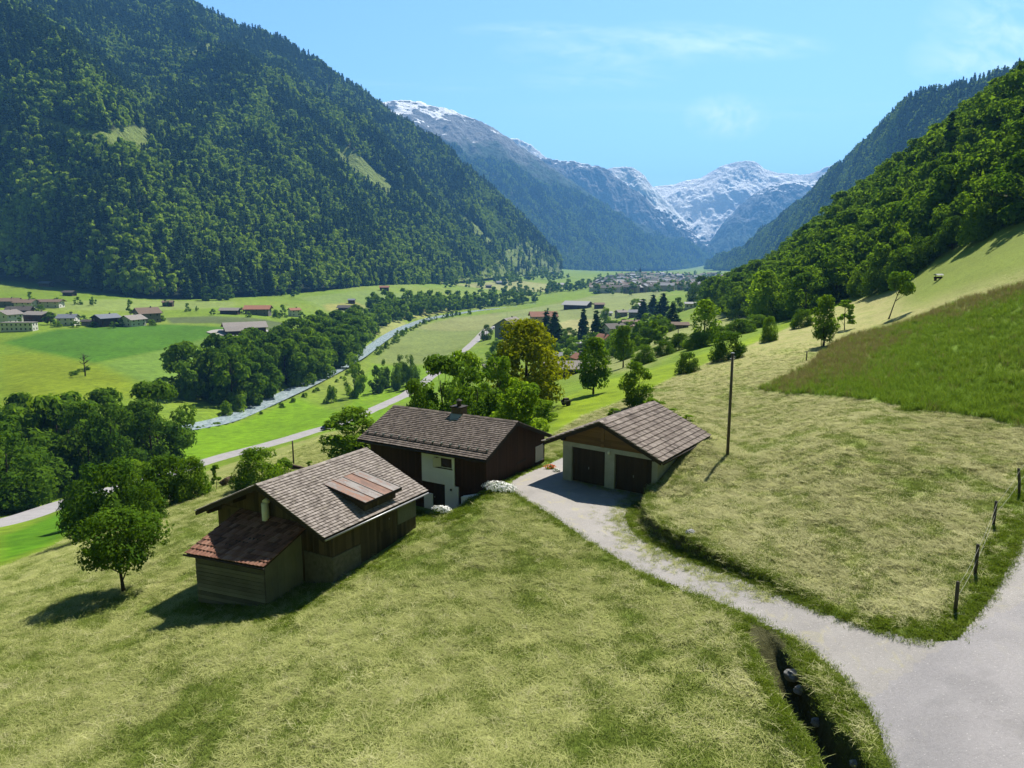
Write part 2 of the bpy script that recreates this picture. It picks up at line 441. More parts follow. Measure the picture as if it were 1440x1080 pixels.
parts = [cirrus(860, 72, 2, .16, .030, 2.2, .38, .75, .55), cirrus(965, 52, 14, .13, .022, 2.0, .35, .72, .6), cirrus(1045, 65, 26, .13, .022, 2., .35, .72, .6),
         cirrus(1022, 165, -8, .062, .034, 2.4, .32, .72, .9), cirrus(1395, 82, 30, .12, .05, 2.0, .36, .74, 1.0), cirrus(1415, 30, 10, .12, .05, 2.2, .4, .75, .7),
         cirrus(760, 42, 3, .12, .012, 2.4, .35, .7, .4), cirrus(840, 110, 40, .12, .02, 2.2, .4, .75, .35), cirrus(1080, 155, 0, .4, .02, 2.6, .4, .8, .22),
         cirrus(620, 120, -3, .3, .012, 2.4, .45, .8, .2)]
tot = parts[0]
for q in parts[1:]: tot = n.math('ADD', tot, q)
tint = n.mix(1., sky.outputs[0], (.74, .96, 1.12), 'MULTIPLY')
cl = n.mix(n.math('MULTIPLY', tot, .55, clamp=True), tint, (9.5, 10.2, 10.6))
# sky shaped by direction: bright ahead, dimmed overhead and behind to cut fill light
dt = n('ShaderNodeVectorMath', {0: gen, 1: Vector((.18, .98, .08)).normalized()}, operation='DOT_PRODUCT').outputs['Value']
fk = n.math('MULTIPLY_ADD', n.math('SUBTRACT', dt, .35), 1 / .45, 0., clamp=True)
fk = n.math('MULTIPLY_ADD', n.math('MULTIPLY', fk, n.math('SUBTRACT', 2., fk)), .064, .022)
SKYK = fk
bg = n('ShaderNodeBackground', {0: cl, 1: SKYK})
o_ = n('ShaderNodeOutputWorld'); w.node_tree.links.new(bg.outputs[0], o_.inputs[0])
scene.view_settings.view_transform = 'Standard'; scene.view_settings.look = 'None'; scene.view_settings.gamma = 1.; scene.view_settings.exposure = 1.1
cy = scene.cycles; cy.max_bounces = 6; cy.diffuse_bounces = 2; cy.glossy_bounces = 2; cy.transmission_bounces = 3; cy.transparent_max_bounces = 6; cy.volume_bounces = 0
cy.use_denoising = True; cy.caustics_reflective = False; cy.caustics_refractive = False
cy.sample_clamp_indirect = 4.
# haze box
hm, nt = newmat('haze'); n = N(nt)
n.out(None, n('ShaderNodeVolumePrincipled', {'Color': (.17, .48, 1., 1), 'Density': HAZE, 'Anisotropy': .1}))
hb = MB(); hb.box((-6500, -400, -130), (6500, 14000, 1650)); tag(hb.build('haze', hm), kind='stuff')
# ------------------------------------------------------------------ ground
def zone(x, y, pp, w, world=False):
    return soft_in(x, y, np.array(pp) if world else polyw(pp), w)
rr = np.concatenate([[2.5, 5, 7], np.geomspace(9, 62, 270), np.geomspace(62.8, 9000, 300)[1:]])
inner = np.arange(-46, 46.01, .15); outer = np.concatenate([np.arange(-180, -46, 4.), inner, np.arange(50, 180, 4.)])
tt = np.radians(outer); nr, na_ = len(rr), len(tt)
gx = rr[:, None] * np.sin(tt)[None]; gy = rr[:, None] * np.cos(tt)[None]
gzv = height(gx, gy)
HAYP = [(0,800),(60,776),(112,738),(200,712),(272,690),(286,664),(380,634),(455,610),(520,594),(620,594),(720,612),(776,612),(820,585),(900,553),(960,525),(1040,492),(1100,465),(1150,440),(1200,422),(1255,410),(1300,364),(1367,336),(1440,308)]
hay_poly = np.vstack([polyw(HAYP), [(170, 170), (160, 60), (90, -40), (-90, -40), (-100, 30)]])
TALL = [(1066,552),(1100,535),(1140,512),(1172,482),(1240,455),(1340,425),(1440,400)]
tall_poly = np.vstack([polyw(TALL), [(95, 110), (85, 62)], polyw([(1440,604),(1380,592),(1280,580),(1180,563),(1110,556)])])
X, Y = gx.ravel(), gy.ravel(); Zg = gzv.ravel(); Rr = np.hypot(X, Y)
px, py = to_px(X, Y, Zg)
def lerp(a, b, k): return a + (np.asarray(b, float) - a) * k[:, None]
n1 = fbm(X * .004, Y * .004, 4); n2 = fbm(X * .02 + 40, Y * .02, 4); n3 = fbm(X * .11, Y * .11 + 20, 4); n4 = fbm(X * .5, Y * .5, 3)
col = np.tile(np.array([.150, .230, .016]), (X.size, 1))
col = lerp(col, (.20, .255, .04), sstep(-.1, .5, n1)); col = lerp(col, (.105, .185, .015), sstep(.05, .6, n2) * .6)
# fields of the valley floor (outlines taken on the ground)
FIELDS = [([(0,482),(80,463),(230,456),(330,462),(310,472),(205,497),(130,512),(60,496)], 10, (.060,.155,.008)),
 ([(140,512),(200,498),(330,464),(372,478),(282,521),(232,540),(190,536)], 10, (.13,.22,.03)),
 ([(0,500),(60,498),(135,514),(190,538),(190,560),(0,575)], 14, (.16,.215,.010)),
 ([(232,447),(300,445),(408,455),(404,466),(360,466),(300,455),(240,454)], 6, (.095,.125,.045)),
 ([(85,425),(180,420),(330,424),(330,432),(190,438),(90,436)], 10, (.20,.26,.06)),
 ([(420,418),(520,408),(620,424),(660,432),(580,446),(470,444)], 14, (.17,.24,.05)),
 ([(455,428),(500,424),(515,432),(460,438)], 8, (.27,.27,.07)),
 ([(560,438),(630,428),(650,434),(600,446),(560,448)], 8, (.26,.27,.07)),
 ([(500,458),(560,450),(580,456),(540,470),(500,468)], 8, (.25,.27,.08)),
 ([(640,400),(720,392),(740,396),(800,402),(780,410),(700,408)], 10, (.27,.28,.10)),
 ([(524,509),(548,480),(580,464),(640,448),(700,440),(692,466),(640,494),(625,510)], 12, (.17,.215,.055)),
 ([(580,460),(640,446),(700,440),(780,432),(820,440),(700,462)], 14, (.22,.24,.08)),
 ([(490,560),(525,512),(660,509),(640,540),(560,570)], 6, (.15,.26,.010)),
 ([(700,440),(800,424),(900,404),(940,408),(900,440),(800,462),(720,468)], 14, (.20,.24,.075)),
 ([(755,462),(800,450),(840,448),(836,466),(770,474)], 8, (.31,.30,.12)),
 ([(205,600),(330,596),(420,560),(480,580),(500,560),(700,560),(600,600),(470,600),(285,652),(200,655)], 8, (.135,.255,.003)),
 ([(0,790),(60,770),(112,735),(110,715),(100,712),(0,755)], 3, (.08,.20,.004)),
 ([(980,448),(1020,425),(1040,420),(1040,452),(1000,466),(900,520),(830,530),(800,520),(900,480)], 10, (.22,.25,.075)),
 ([(960,400),(1030,390),(1040,420),(1010,440)], 12, (.19,.24,.06)),
 ([(772,608),(792,560),(850,535),(960,508),(1050,478),(1120,446),(1200,420),(1150,446),(1040,496),(900,556),(820,590)], 2.5, (.19,.275,.008))]
for pp, ww, cc in FIELDS:
    q = [at0(*p) for p in pp]; q = np.array([a[:2] for a in q if a is not None])
    col = lerp(col, cc, soft_in(X, Y, q, ww))
stripe = np.sin((X * .94 + Y * .34 + 6 * n2) * .55) * sstep(-.1, .4, n1)
col *= (1 + .05 * stripe + .22 * n2 + .20 * fbm(X * .06, Y * .06, 4) + .16 * fbm(X * .2, Y * .2, 3))[:, None]
hay = soft_in(X, Y, hay_poly, 1.2)
tall = soft_in(X + 1.2 * n4, Y + 1.2 * n4, tall_poly, .9)
hc = np.tile(np.array([.285, .295, .095]), (X.size, 1))
hc = lerp(hc, (.165, .215, .045), sstep(-.3, .35, fbm(X * .05 + 9, Y * .05, 3)) * np.where(X < 8 - .1 * (Y - 30), 1., .35) * .55)      # greener left meadow
hc = lerp(hc, (.40, .385, .165), sstep(4, 12, X + .1 * (Y - 30)) * .75)
hc = lerp(hc, (.145, .225, .03), sstep(.16, .52, n3 + .35 * n4) * .75)
hc = lerp(hc, (.40, .39, .17), sstep(.12, .5, fbm(X * .21 + 30, Y * .21, 4)) * .6)
hc = lerp(hc, (.37, .35, .14), sstep(70, 120, Rr) * sstep(12, 25, X) * .6)
slope_up = sstep(80, 110, Rr) * sstep(60, 75, X)
hc = lerp(hc, (.19, .25, .035), slope_up * .95 * sstep(1240, 1300, px))
d1, _, _ = seg_dist(X, Y, np.vstack([drive_r, road_r])); d2, _, _ = seg_dist(X, Y, drive_l)
vg = np.maximum(sstep(1.0, .3, d1 + .8 * n4), sstep(.9, .2, d2 + .9 * n4) * .7)
dd, ds, _ = seg_dist(X, Y, ditch); vg = np.maximum(vg, sstep(1.5, .6, dd + .6 * n4))
verge = soft_in(X + .5 * n4, Y + .5 * n4, polyw([(1150,858),(1240,884),(1325,902),(1345,896),(1440,748),(1500,640),(1440,660),(1402,738),(1352,846),(1310,872)]), 1.3)
vg = np.maximum(vg, verge)
bu, bw = loc(X, Y, B0, BR, BD); hu, hw = loc(X, Y, H0, HR, HD)
vg = np.maximum(vg, sstep(1.9, .7, np.maximum(np.abs(bu - 1.2) - 3.5, np.abs(bw - 3.2) - 5.6) + .5 * n4) * .7)
vg = np.maximum(vg, sstep(2.4, 1.0, np.maximum(np.abs(hu - 5.5) - 5.5, np.abs(hw - 3) - 5.5) + .6 * n4))
hc = lerp(hc, (.145, .235, .028), vg * (.75 + .2 * np.clip(n4, -1, 1)))
hc = lerp(hc, (.20, .265, .045), sstep(.05, -.35, fbm(X * .5 + .6 * n4 + 11, Y * .5 + .6 * n3, 3)) * .42)
hc *= (1 + .16 * n3 + .12 * n4)[:, None]
tc = np.tile(np.array([.15, .25, .022]), (X.size, 1)); tc = lerp(tc, (.17, .21, .03), sstep(0, .5, n3)); d_top, _, _ = seg_dist(X, Y, polyw(TALL[1:])); tc = lerp(tc, (.225, .20, .07), sstep(11, 4, d_top + 5 * n3) * .6)
tc = lerp(tc, (.14, .24, .018), sstep(66, 50, Rr + 5 * n3) * .7)
col = lerp(col, 0 * col + hc, hay) if False else col + (hc - col) * hay[:, None]
col = col + (tc - col) * (tall * hay)[:, None]
# bare earth on steep cuts
dbk, sbk, hbk = seg_dist(X, Y, bank, BANK_H)
soil = np.clip(sstep(.75, .1, np.abs(dbk - .15) + .25 * n4) * sstep(.15, .5, hbk) + sstep(1.05, .55, dd + .2 * n4), 0, 1)
soil *= (Rr < 90)
col = lerp(col, (.055, .045, .028), soil * .85)
# wood floor on the right hill
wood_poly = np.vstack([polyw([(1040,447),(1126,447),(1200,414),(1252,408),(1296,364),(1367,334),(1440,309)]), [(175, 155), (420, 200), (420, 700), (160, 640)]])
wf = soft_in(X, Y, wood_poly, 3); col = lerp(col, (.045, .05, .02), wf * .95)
col = np.clip(col * ALB, .004, .9)
idx = np.arange(nr * na_).reshape(nr, na_); nx = np.roll(idx, -1, 1)
F = np.stack([idx[:-1], nx[:-1], nx[1:], idx[1:]], -1).reshape(-1, 4)[:, ::-1]
Vg = np.stack([X, Y, Zg], 1)
gm, nt = newmat('ground_cover'); n = N(nt); p = n.pos()
ac = n.attr('tint', 'Color'); hy = n.attr('hay')
warp = n.noise(.55, p, 3).outputs['Color']
wp = n('ShaderNodeVectorMath', {0: warp, 1: (1.3, 1.3, 1.3), 2: p}, operation='MULTIPLY_ADD').outputs[0]
s1 = n.noise(2.0, n.scale(wp, (1.0, 3.2, 1), (0, 0, .6)), 7, .68, .8).outputs[0]
s2 = n.noise(3.0, n.scale(wp, (3.4, .9, 1), (0, 0, -.3)), 7, .68, .8).outputs[0]
st = n.math('MULTIPLY', n.math('ADD', s1, s2), .5)
fine = n.noise(14., p, 4, .6).outputs[0]
far = n.noise(.35, n.scale(p, (1, 1, .3)), 8, .65).outputs[0]
kh = n.ramp(st, [(.34, (.42, .44, .34)), (.47, (.85, .87, .78)), (.56, (1.12, 1.1, 1.12)), (.68, (1.7, 1.62, 1.75))])
kg = n.ramp(n.math('ADD', n.math('MULTIPLY', far, .6), n.math('MULTIPLY', fine, .4)), [(.38, (.66, .70, .66)), (.62, (1.34, 1.30, 1.34))])
k = n.mix(hy, kg, kh)
cc = n.mix(1., ac, k, 'MULTIPLY')
n.out(n.bsdf(cc, .95, .1, n.bump(n.math('ADD', st, n.math('MULTIPLY', fine, .3)), .12, .9)))
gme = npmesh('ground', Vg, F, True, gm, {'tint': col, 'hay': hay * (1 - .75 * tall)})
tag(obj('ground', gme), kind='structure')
# ------------------------------------------------------------------ drive and lane: cut from the same grid, laid over the sunk bed
n5 = fbm(X * 1.7, Y * 1.7, 3); n6 = fbm(X * .45 + 3, Y * .45, 2)
ins = inside(X + .10 * n5 + .12 * n6, Y + .10 * n5 + .12 * n6, drive_poly)
la, lb = at0(1330, 903)[:2], at0(1212, 985)[:2]
rs = (lb[0] - la[0]) * (Y - la[1]) - (lb[1] - la[1]) * (X - la[0])
on_road = rs < 0
if not on_road[np.argmin(np.hypot(X - 14, Y - 15))]: on_road = ~on_road
gr = (ins & (Rr < 110)).reshape(nr, na_)
def sheet(name, mask, mat, lift):
    m = mask.reshape(nr, na_); q = (m[:-1] & np.roll(m, -1, 1)[:-1] & np.roll(m, -1, 1)[1:] & m[1:]).ravel()
    f = F[q]; used, inv = np.unique(f, return_inverse=True)
    v = Vg[used].copy(); v[:, 2] = base(v[:, 0], v[:, 1]) + lift
    return tag(obj(name, npmesh(name, v, inv.reshape(-1, 4), True, mat)), kind='structure')
def mat_road(name, ca, cb, straw):
    ca, cb = dim(ca), dim(cb); m, nt = newmat(name); n = N(nt); p = n.pos()
    b = n.noise(.5, p, 5, .6).outputs[0]; g = n.noise(45., p, 3, .7).outputs[0]; g2 = n.noise(9., p, 4, .7).outputs[0]
    f = n.math('ADD', n.math('MULTIPLY_ADD', b, .34, .1), n.math('ADD', n.math('MULTIPLY', g, .42), n.math('MULTIPLY', g2, .24)))
    c = n.ramp(f, [(.33, ca), (.75, cb)])
    s = n.ramp(n.noise(1.4, n.scale(p, (1, .55, 1)), 6, .7, .6).outputs[0], [(.56, (0, 0, 0)), (.72, (1, 1, 1))])
    c = n.mix(n.math('MULTIPLY', s, straw), c, (.36, .33, .17))
    pt = n.ramp(n.noise(.28, p, 3, .5).outputs[0], [(.57, (0, 0, 0)), (.60, (1, 1, 1))])      # darker mended patches
    c = n.mix(n.math('MULTIPLY', pt, .16), c, (.10, .098, .10))
    ck = n('ShaderNodeTexVoronoi', {'Vector': n('ShaderNodeVectorMath', {0: n.noise(1.2, p, 4).outputs['Color'], 1: (.9, .9, .9), 2: p}, operation='MULTIPLY_ADD').outputs[0], 'Scale': .42}, feature='DISTANCE_TO_EDGE').outputs['Distance']
    ck = n.ramp(ck, [(.0, (1, 1, 1)), (.012, (0, 0, 0))]); c = n.mix(n.math('MULTIPLY', ck, .10), c, (.06, .058, .055))
    peb = n.ramp(n.noise(16., p, 2, .5).outputs[0], [(.66, (0, 0, 0)), (.70, (1, 1, 1))]); c = n.mix(n.math('MULTIPLY', peb, .35), c, (.55, .53, .50))
    n.out(n.bsdf(c, .9, .2, n.bump(n.math('ADD', g, g2), .02, .8))); return m
asphalt = mat_road('worn_asphalt', (.20, .19, .195), (.385, .365, .37), .08)
gravel = mat_road('gravel_drive', (.22, .205, .195), (.41, .385, .365), .6)
rsn = rs / np.hypot(*(lb - la)); sg_ = 1 if (rsn[np.argmin(np.hypot(X - 14, Y - 15))] > 0) else -1; rsn = rsn * sg_
sheet('driveway', ins & (Rr < 110) & (rsn < 1.2), gravel, .0)
sheet('lane', ins & (Rr < 110) & (rsn + .35 * n5 > 0), asphalt, .004)
# ------------------------------------------------------------------ valley road, far tracks, river
def strip(name, line, wid, mat, lift, nc=4, flat=False):
    L = smooth_line(line, 3); T = np.gradient(L, axis=0); T /= np.linalg.norm(T, axis=1)[:, None]
    Nn = np.stack([T[:, 1], -T[:, 0]], 1); k = np.linspace(-.5, .5, nc + 1)
    wid = np.broadcast_to(np.interp(np.linspace(0, 1, len(L)), np.linspace(0, 1, np.size(wid)), np.atleast_1d(wid)), len(L))
    Q = L[:, None] + Nn[:, None] * (k[None, :, None] * wid[:, None, None])
    z = height(L[:, 0], L[:, 1])[:, None] + 0 * k if flat else height(Q[..., 0], Q[..., 1])
    V = np.concatenate([Q, (z + lift)[..., None]], -1).reshape(-1, 3)
    i = np.arange(len(L) * (nc + 1)).reshape(len(L), nc + 1)
    F_ = np.stack([i[:-1, :-1], i[1:, :-1], i[1:, 1:], i[:-1, 1:]], -1).reshape(-1, 4)[:, ::-1]
    return tag(obj(name, npmesh(name, V, F_, True, mat)), kind='structure')
main_line = np.vstack([[(-100, 40), (-92, 80)], polyw([(0,740),(60,722),(110,706),(200,681),(280,655),(330,641),(400,621),(460,604)]), [(-56, 262), (-44, 400), (-32, 521)], polyw([(664,486),(690,464),(700,458)])])
strip('valley_road', main_line, 7.6, asphalt, .30, flat=True)
rail_line = np.vstack([[(-50, 420)], polyw([(648,498),(668,478),(678,466),(684,462)])])
strip('farm_track', rail_line, 4.0, gravel, .3)
strip('field_track', polyw([(886,447),(893,439),(899,431),(902,422)]), 5., gravel, .3)
wm, nt = newmat('river_water'); n = N(nt); p = n.pos()
rip = n.noise(.45, n.scale(p, (1.6, .5, 1)), 7, .7, .5).outputs[0]
c = n.ramp(rip, [(.36, (.16, .21, .23)), (.52, (.27, .33, .36)), (.72, (.46, .51, .54))])
n.out(n.bsdf(c, .22, .5, n.bump(rip, .25, .5)))
L_ = river_line[::4]
height, keep = base, height
strip('river', L_, 9., wm, -.9)
height = keep
# ------------------------------------------------------------------ mountains: each a surface from its foot to its ridge and down the far side
def mountain(name, foot, ridge, mat, ns, nt_, amp, gully, smooth_prof=1.0, seed=0., ridge_amp=.25, mead=(), jag=0.):
    """foot, ridge: lists of (px, py, D); optional inner profile exponent; returns vertex grid"""
    Fo = np.array([P(*q) for q in foot]); Ri = np.array([P(*q) for q in ridge])
    def resample(L, n_):
        L = smooth_line(L, 2)
        s = np.concatenate([[0], np.cumsum(np.linalg.norm(np.diff(L, axis=0), axis=1))]); s /= s[-1]
        return np.stack([np.interp(np.linspace(0, 1, n_), s, L[:, k]) for k in range(3)], 1)
    Fo = resample(Fo, ns); Ri = resample(Ri, ns)
    t = np.linspace(0, 1, nt_)
    V = Fo[None] * (1 - t[:, None, None]) + Ri[None] * t[:, None, None]
    V[..., 2] = Fo[None, :, 2] + (Ri[:, 2] - Fo[:, 2])[None] * (t ** smooth_prof)[:, None]
    env = np.sin(np.pi * np.clip(t * .94 + .03, 0, 1))[:, None] * (1 - ridge_amp) + ridge_amp * sstep(0, .25, t)[:, None]
    X_, Y_ = V[..., 0], V[..., 1]
    s_ = np.linspace(0, 1, ns)[None] * np.linalg.norm(Ri[-1] - Ri[0])
    wob = s_ + 160 * fbm(X_ / 700 + seed, Y_ / 700, 3)
    rid = 1 - 2 * np.abs(perlin(wob / gully + seed, t[:, None] * 1.2 + seed)) ; rid2 = 1 - 2 * np.abs(perlin(wob / gully * 2.7 + 7 + seed, t[:, None] * 3 + seed))
    dz = amp * (.9 * fbm(X_ / (gully * 1.6) + seed, Y_ / (gully * 1.6), 5) + .55 * rid + .28 * rid2 + .25 * fbm(X_ / (gully * .3), Y_ / (gully * .3) + seed, 4))
    V[..., 2] += dz * env
    if jag:
        jn = 1 - 2 * np.abs(fbm(X_ / (gully * .45) + seed, Y_ / (gully * .45), 5)); jf = 1 - 2 * np.abs(fbm(X_ / (gully * .12) + 3 + seed, Y_ / (gully * .12), 4))
        V[..., 2] += jag * (jn + .45 * jf - .9) * (.25 + .75 * sstep(0., .4, t))[:, None] * (1 - .55 * sstep(.8, 1., t))[:, None]
    B = V[-1][None] + np.array([0, 1., 0]) * 0 ; 
    out = (Ri - Fo); out[:, 2] = 0; out /= np.linalg.norm(out, axis=1)[:, None]
    back = np.stack([V[-1] + out * d_ + np.array([0, 0, -.75 * d_]) for d_ in (60, 200, 500, 1200)])
    W = np.concatenate([V, back]); m_, n_ = W.shape[:2]
    i = np.arange(m_ * n_).reshape(m_, n_)
    F_ = np.stack([i[:-1, :-1], i[:-1, 1:], i[1:, 1:], i[1:, :-1]], -1).reshape(-1, 4)
    tv = np.concatenate([np.repeat(t, ns), np.full(4 * ns, 1.)])
    mp_ = np.zeros(m_ * n_); wx, wy, wz_ = W.reshape(-1, 3).T; qx, qy = to_px(wx, wy, wz_)
    for pp in mead: mp_ = np.maximum(mp_, inside(qx + 4 * fbm(wx / 40, wy / 40, 3), qy + 3 * fbm(wx / 40 + 7, wy / 40, 3), pp))
    me = npmesh(name, W.reshape(-1, 3), F_, True, mat, {'up': tv, 'mead': mp_})
    tag(obj(name, me), kind='structure')
    return V
def mat_mountain(name, forest, rock, snow_lo, snow_hi, rock_lo=9., rock_k=.5, meadow=None, fscale=.02, steep=.62, nzw=700., sns=.006):
    """forest, bare rock by height and steepness, snow above a ragged line on the flatter ground"""
    m, nt = newmat(name); n = N(nt); p = n.pos()
    sp = n('ShaderNodeSeparateXYZ', {0: p}); z = sp.outputs[2]
    nrm = nt.nodes.new('ShaderNodeNewGeometry').outputs['Normal']; nz = n('ShaderNodeSeparateXYZ', {0: nrm}).outputs[2]
    big = n.noise(.0035, p, 7, .6).outputs[0]; sm = n.noise(fscale, p, 5, .7).outputs[0]
    fcol = n.ramp(sm, [(.3, tuple(c * .45 for c in forest)), (.7, tuple(c * 1.7 for c in forest))])
    if meadow:
        k = n.ramp(n.noise(.006, p, 5, .6).outputs[0], [(meadow[1], (0, 0, 0)), (meadow[1] + .05, (1, 1, 1))])
        fcol = n.mix(k, fcol, meadow[0])
    fcol = n.mix(n.attr('mead'), fcol, (.19, .25, .05))
    rcol = n.ramp(n.noise(.012, n.scale(p, (1, 1, 3)), 7, .7).outputs[0], [(.3, tuple(c * .55 for c in rock)), (.7, tuple(c * 1.5 for c in rock))])
    hz = n.math('MULTIPLY_ADD', n.math('SUBTRACT', big, .5), 900., z)
    kr = n.math('MULTIPLY', n.math('SUBTRACT', hz, rock_lo), 1 / 160., clamp=True)
    kr2 = n.math('MULTIPLY', n.math('SUBTRACT', steep, n.math('ADD', nz, n.math('MULTIPLY', n.math('SUBTRACT', sm, .5), .5))), 5., clamp=True)
    c = n.mix(n.math('MAXIMUM', kr, n.math('MULTIPLY', kr2, rock_k)), fcol, rcol)
    sn = n.noise(sns, n.scale(p, (1, 1, .6)), 7, .56).outputs[0]
    hs = n.math('ADD', n.math('MULTIPLY_ADD', n.math('SUBTRACT', sn, .5), 1100., z), n.math('MULTIPLY', n.math('SUBTRACT', nz, .74), nzw))
    ks = n.math('DIVIDE', n.math('SUBTRACT', hs, snow_lo), snow_hi - snow_lo, clamp=True)
    ks = n.ramp(ks, [(.42, (0, 0, 0)), (.56, (1, 1, 1))])
    c = n.mix(ks, c, (.93, .935, .95))
    n.out(n.bsdf(c, .9, .1, n.bump(n.math('ADD', n.math('MULTIPLY', sm, .6), n.math('MULTIPLY', n.noise(.012, p, 8, .7).outputs[0], 2.5)), 22., 1.))); return m
mm_left = mat_mountain('forest_slope', (.020, .032, .012), (.16, .15, .13), 5000, 6000, 2000, .15, ((.13, .20, .03), .66), .05)
mm_second = mat_mountain('rocky_forest_ridge', (.028, .055, .022), (.17, .17, .17), 1120, 1330, 760, .6, ((.10, .15, .05), .70), .018)
mm_third = mat_mountain('bare_ridge', (.03, .05, .025), (.20, .20, .20), 950, 1280, 260, .9, None, .012)
mm_snow = mat_mountain('snow_peaks', (.05, .07, .05), (.12, .13, .155), 60, 430, 100, .9, None, .01, nzw=900., sns=.003)
mm_peak = mat_mountain('snow_peak', (.05, .08, .06), (.11, .125, .15), 60, 420, 100, .8, None, .01, nzw=650., sns=.0022)
clear1 = [([(55,163),(110,178),(150,184),(178,176),(214,180),(212,206),(196,218),(176,212),(140,208),(90,198),(55,185)],), ([(0,156),(12,160),(14,208),(0,212)],), ([(470,205),(482,203),(520,228),(566,276),(545,276),(500,250),(474,225)],),
          ([(655,326),(668,326),(674,338),(660,340)],), ([(260,60),(330,60),(318,72),(262,78)],), ([(700,356),(720,350),(730,368),(712,372)],), ([(610,398),(670,384),(700,366),(722,346),(742,334),(778,360),(815,390),(770,403),(640,403)],), ([(640,300),(655,303),(700,345),(690,350)],), ([(186,120),(200,118),(204,128),(190,130)],)]
M1 = mountain('mountain_wooded',
  [(-420,380,760),(-160,385,820),(0,393,905),(80,402,860),(150,416,805),(230,424,800),(300,423,850),(370,420,920),(430,414,1000),(520,408,1150),(600,402,1330),(670,395,1700),(740,389,2200),(790,384,2700)],
  [(-420,-380,1900),(-150,-200,2000),(0,-110,2050),(180,-40,2100),(258,4,2150),(330,42,2250),(398,76,2300),(450,105,2400),(520,152,2500),(580,192,2600),(640,240,2700),(700,294,2800),(742,342,2850),(790,382,2900)],
  mm_left, 520, 300, 115, 380., 1.05, 2., mead=[c[0] for c in clear1])
M2 = mountain('mountain_blue',
  [(380,390,3334),(560,390,3580),(700,387,3765),(780,384,4074),(850,381,4568),(930,380,5433),(1015,379,6914)],
  [(380,130,5185),(470,152,5308),(520,149,5556),(548,144,5618),(600,147,5680),(640,160,5741),(690,181,5803),(735,210,5988),(790,248,6235),(850,290,6420),(930,335,6791),(1010,373,7038)],
  mm_second, 480, 240, 150, 420., 1.15, 11., .12, jag=30.)
M3 = mountain('mountain_bare',
  [(680,388,6361),(800,384,6702),(900,381,6930),(960,380,7155),(1022,379,7383)],
  [(680,190,7155),(700,207,7155),(740,222,7269),(785,229,7327),(830,233,7383),(860,243,7383),(885,262,7383),(915,290,7383),(950,318,7383),(985,346,7496),(1022,374,7610)],
  mm_third, 420, 200, 150, 420., 1.1, 23., .10, jag=45.)
M4 = mountain('mountain_snow',
  [(640,385,6758),(760,384,6857),(880,381,6955),(980,380,7053)],
  [(640,190,7543),(715,196,7543),(733,196,7543),(750,208,7543),(775,229,7543),(815,246,7543),(850,242,7543),(868,236,7543),(890,236,7543),(906,247,7543),(922,270,7543),(980,330,7543)],
  mm_snow, 300, 150, 120, 420., 1.1, 31., .08, jag=35.)
M5 = mountain('mountain_peak',
  [(820,383,7277),(960,380,7361),(1080,378,7445),(1200,378,7445),(1320,378,7445)],
  [(820,300,8375),(900,274,8375),(925,262,8375),(955,259,8375),(985,252,8375),(1000,244,8375),(1016,233,8375),(1040,228,8375),(1064,228,8375),(1075,240,8375),(1105,247,8375),(1140,249,8375),(1155,238,8291),(1172,232,8206),(1210,228,8206),(1320,240,8206)],
  mm_peak, 480, 220, 130, 1100., 1.15, 47., .05, jag=50.)
M6 = mountain('mountain_shoulder',
  [(985,380,6606),(1040,379,6702),(1100,379,6702),(1240,379,6702)],
  [(985,362,7564),(1005,330,7564),(1040,290,7564),(1075,266,7564),(1105,255,7564),(1150,257,7564),(1190,250,7564),(1260,240,7564)],
  mat_mountain('blue_shoulder', (.035, .06, .035), (.13, .15, .17), 640, 1150, 300, .8, None, .01, nzw=1000., sns=.004), 260, 160, 140, 420., 1.1, 51., .08, jag=40.)
M7 = mountain('mountain_right',
  [(1720,460,760),(1560,440,900),(1440,410,1100),(1300,395,1500),(1200,388,1900),(1100,382,2600),(1040,380,3400),(990,379,4500)],
  [(1720,-60,1500),(1600,10,1550),(1520,62,1600),(1440,98,1650),(1405,113,1700),(1350,131,1800),(1300,139,1900),(1280,146,1950),(1255,168,2050),(1230,192,2200),(1200,226,2450),(1172,240,2650),(1140,275,2950),(1100,310,3300),(1055,350,3800),(1000,377,4600)],
  mat_mountain('right_forest_slope', (.028, .050, .020), (.16, .16, .15), 5000, 6000, 2000, .5, ((.12, .18, .04), .68), .04), 420, 200, 70, 260., 1.0, 61.)
# ------------------------------------------------------------------ far woods
def leaf_cards(c, nrm, size, rng, stretch=1., jit=.38):
    """one rhombic card per point"""
    n_ = len(c)
    nrm = nrm + rng.normal(0, jit, nrm.shape); nrm /= np.linalg.norm(nrm, axis=1)[:, None] + 1e-9
    a = np.cross(nrm, rng.normal(0, 1, nrm.shape)); a /= np.linalg.norm(a, axis=1)[:, None] + 1e-9
    b = np.cross(nrm, a); s = (size * rng.uniform(.45, 1.6, n_))[:, None]
    V = np.stack([c - a * s * stretch, c - b * s * .62, c + a * s * stretch, c + b * s * .62], 1).reshape(-1, 3)
    return V, np.arange(4 * n_).reshape(-1, 4)
def blob_points(blobs, n_, rng, lo=.72, hi=1.06):
    c = np.array([b[0] for b in blobs], float); r = np.array([b[1] for b in blobs], float)
    if r.ndim == 1: r = np.repeat(r[:, None], 3, 1)
    wgt = (r[:, 0] * r[:, 2]) ; k = rng.choice(len(c), n_, p=wgt / wgt.sum())
    d = rng.normal(0, 1, (n_, 3)); d /= np.linalg.norm(d, axis=1)[:, None]
    p = c[k] + d * r[k] * rng.uniform(lo, hi, n_)[:, None]
    return p, d, k
